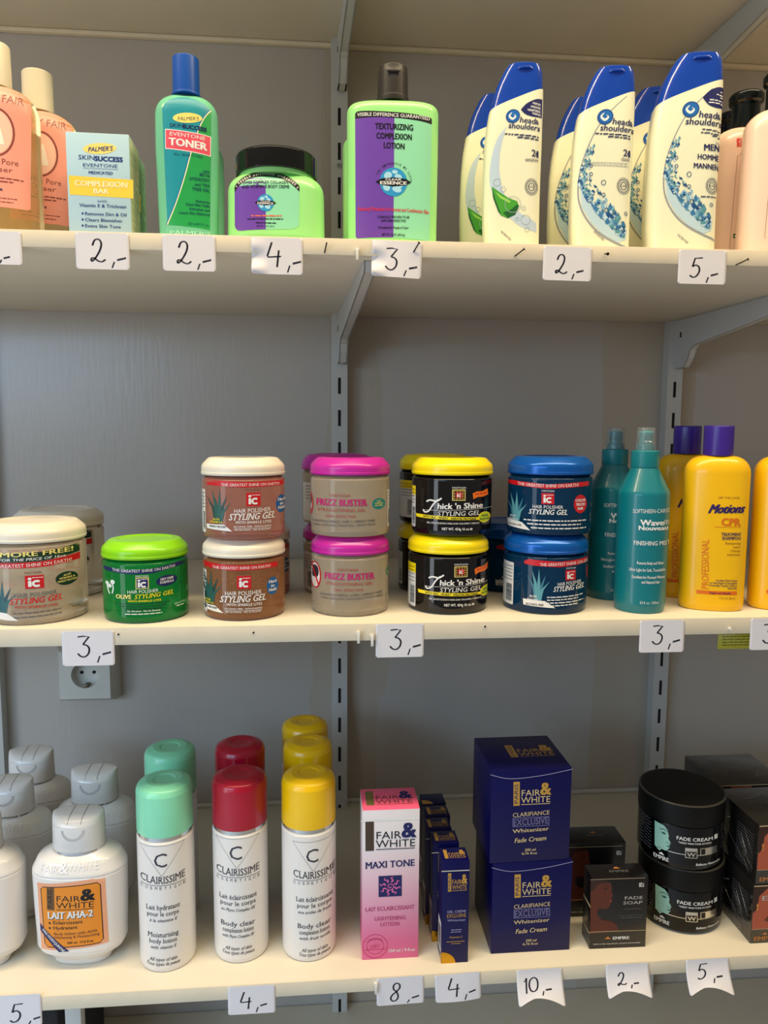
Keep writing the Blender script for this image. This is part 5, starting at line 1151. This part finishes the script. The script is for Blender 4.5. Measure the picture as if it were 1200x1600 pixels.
def art_blackjar(R, H):
    A = Art(880, 1170, 3.75, 1068, 1465, 2 * R / 130); MG = ink('mint_face', (150, 196, 180)); 
    X0, Y0 = 46, 394
    P = lambda q: [(x + X0, y + Y0) for x, y in q]
    A.poly(P([(540, 460), (592, 466), (612, 488), (619, 520), (616, 536), (630, 560), (622, 574), (624, 584), (616, 600), (602, 614), (580, 612), (566, 628), (540, 606)]), MG, 2); DK = ink('face_ink', (40, 84, 84))
    A.poly(P([(574, 512), (592, 506), (606, 512), (592, 520)]), DK, 3); A.stroke(P([(568, 496), (590, 488), (612, 496)]), 4, DK, 3); A.poly(P([(604, 580), (624, 578), (618, 590)]), DK, 3); A.stroke(P([(604, 560), (618, 566), (628, 560)]), 3, DK, 3)
    A.text('FADE CREAM', 800, 920, 186, 20, WHITE, 2, bold=.01); A.text('"VISIBLE" MAXI-TONE ACTION', 800, 940, 170, 10, WHITE, 2, bold=.01); A.rect(902, 892, 918, 920, PAPERL, 2)
    A.rect(752, 962, 816, 1022, SILVER, 2); A.rect(756, 982, 812, 1018, BLACK, 2.5); A.text('W', 784, 1012, 44, 24, SILVER, 3, bold=.02); A.rect(830, 962, 914, 1004, SILVER, 2); A.rect(834, 966, 856, 1000, BLACK, 2.5)
    A.rect(584, 1002, 930, 1006, SILVER, 2); crest(A, 624, 1034, 16, WHITE); A.stext('EMPIRE', 622, 1070, 84, 22, WHITE, 2, bold=.015); A.text('Bellezza Naturale', 868, 1066, 120, 14, WHITE, 2, sh=.2, bold=.01); A.text('ITALIAN SECRETS', 868, 1082, 112, 9, GREYINK, 2)
    for i in range(12): A.micro(500, 566, 818 + i * 19, 6, GREYINK, 2, 8)
    for i in range(10): A.micro(936, 985, 840 + i * 18, 6, GREYINK, 2, -6)
    return A
def blackjar(label, X, y, z, rz):
    R, H = .0525, .0850; t = thing('cream_jar', label, 'cream jar', (X, y, Z3 + z), rz + facing(X, y), 'black cream jars'); r = .0518
    body = Loft.round([(r - .006, .0006), (r - .001, .002, .003), (r, .008, .004), (r, .0560, .001), (r - .003, .0575)], 72)
    obj('jar_body', body.bm(), BJ, t); art_blackjar(R, H).build('printing', t, body.map, .003, .004)
    obj('lid', Loft.round([(R - .003, .0570), (R, .0572, .0008), (R, H - .0012, .0012), (R - .003, H, .0006), (.001, H)], 72).bm(), BJL, t)
    obj('lid_edge', Loft.round([(R - .0022, H - .0002), (R - .0010, H + .0002), (R + .0001, H - .0012), (R - .0010, H - .0010)], 72).bm(), M('lid_edge_pale', (62, 58, 50), .3, vary=0), t)
    return t
t = blackjar('black fade cream jar with mint face, lower one standing on the shelf', .4680, -.3200, 0, 0)
dup(t, (.4635, -.3220, Z3 + .0853), facing(.4635, -.322) - .03, 'black fade cream jar with mint face, upper one set slightly askew')

WRAP = M('black_wrapped_card', (30, 27, 25), .14, coat=.8, bump=.9, bscale=34, vary=.25, vscale=18)
def wrapped(label, X, y, z, rz):
    W, D, H = .100, .092, .0765; t = thing('wrapped_box', label, 'carton', (X, y, Z3 + z), rz, 'plastic-wrapped black boxes')
    bm = bmesh.new(); box(bm, -W / 2, W / 2, -D / 2, D / 2, 0, H, 0, .0012); obj('carton', bm, WRAP, t)
    A = Art(0, 0, 1, 0, 0, .001); A.rect(-49.2, -75.6, 49.2, -74.2, TAN, 1); OR = ink('portrait_copper', (176, 86, 60)); OD = ink('portrait_shade', (112, 52, 38))
    A.rect(-49.2, -73.5, -2, -19, OR, 1); A.poly([(-49.2, -73.5), (-30, -73.5), (-42, -62), (-44, -45), (-49.2, -40)], SKIND, 2); A.poly([(-34, -30), (-26, -40), (-10, -38), (-2, -30), (-2, -19), (-20, -24)], OD, 2); A.ell(-18, -31, 8, 5, SKIND, 2.6); A.ell(-43.5, -50, 1.4, 2.6, BRZ, 2.6); A.ell(-43.5, -45, 1.2, 2.2, BRZ, 2.6)
    A.rect(-49.2, -19, 49.2, -18.4, TAN, 2); crest(A, -32, -12.5, 3.2, BRZ); A.stext('EMPIRE', -30, -4, 30, 5.2, BRZ, 2, bold=.01); A.text('FADE CREAM', 20, -52, 44, 5, WHITE, 2); A.text('EM', -28, -56, 20, 6, ink('soap_silver', (190, 184, 176)), 3)
    A.build('front_print', t, flat(D / 2))
    A = Art(0, 0, 1, 0, 0, .001)
    for i in range(14): A.micro(2, 38, -58 + i * 3.6, .9, GREYINK, 1)
    A.build('side_print', t, leftface(W / 2))
    rnd = random.Random(len(label))
    bm = bmesh.new()      # folds of the wrapping film: thin raised creases on the left side and the top
    for i in range(10):
        y0 = rnd.uniform(-.040, .030); z0 = rnd.uniform(.004, .030); a = rnd.uniform(.2, 1.2); L = rnd.uniform(.02, .045)
        p = Vector((-W / 2 - .0002, y0, z0)); q = Vector((-W / 2 - .0002, min(.045, y0 + L * math.cos(a)), min(H - .002, z0 + L * math.sin(a)))); w = Vector((0, -.0005, .0005)); md = (p + q) / 2 + Vector((-.0006, 0, 0))
        for s0 in (1, -1):
            vs = [bm.verts.new(c) for c in (p, md + w * s0 * .0, q, (p + q) / 2 + w * s0 + Vector((.0002, 0, 0)))]; bm.faces.new(vs)
    for i in range(7):
        x0 = rnd.uniform(-.045, .02); y0 = rnd.uniform(-.04, .02); p = Vector((x0, y0, H + .0001)); q = Vector((x0 + rnd.uniform(.02, .05), y0 + rnd.uniform(.0, .03), H + .0001)); q.x = min(q.x, .048); q.y = min(q.y, .044); md = (p + q) / 2 + Vector((0, 0, .0007))
        for s0 in (1, -1):
            vs = [bm.verts.new(c) for c in (p, md, q, (p + q) / 2 + Vector((.0006 * s0, -.0008 * s0, 0)))]; bm.faces.new(vs)
    obj('wrapping_film', bm, M('film_sheen', (120, 114, 104), .15, trans=.4, vary=0, coat=.5), t, recalc=True)
    return t
wrapped('plastic-wrapped black portrait box, lower one of the front stack', .5745, -.3450, 0, -.0)
wrapped('plastic-wrapped black portrait box, upper one of the front stack', .5760, -.3440, .0768, .015)
wrapped('plastic-wrapped black box mostly hidden behind the front stack, lower one', .5840, -.2420, 0, 0) 
wrapped('plastic-wrapped black box on top of the rear stack behind the black jars', .5815, -.2430, .0768, 0)
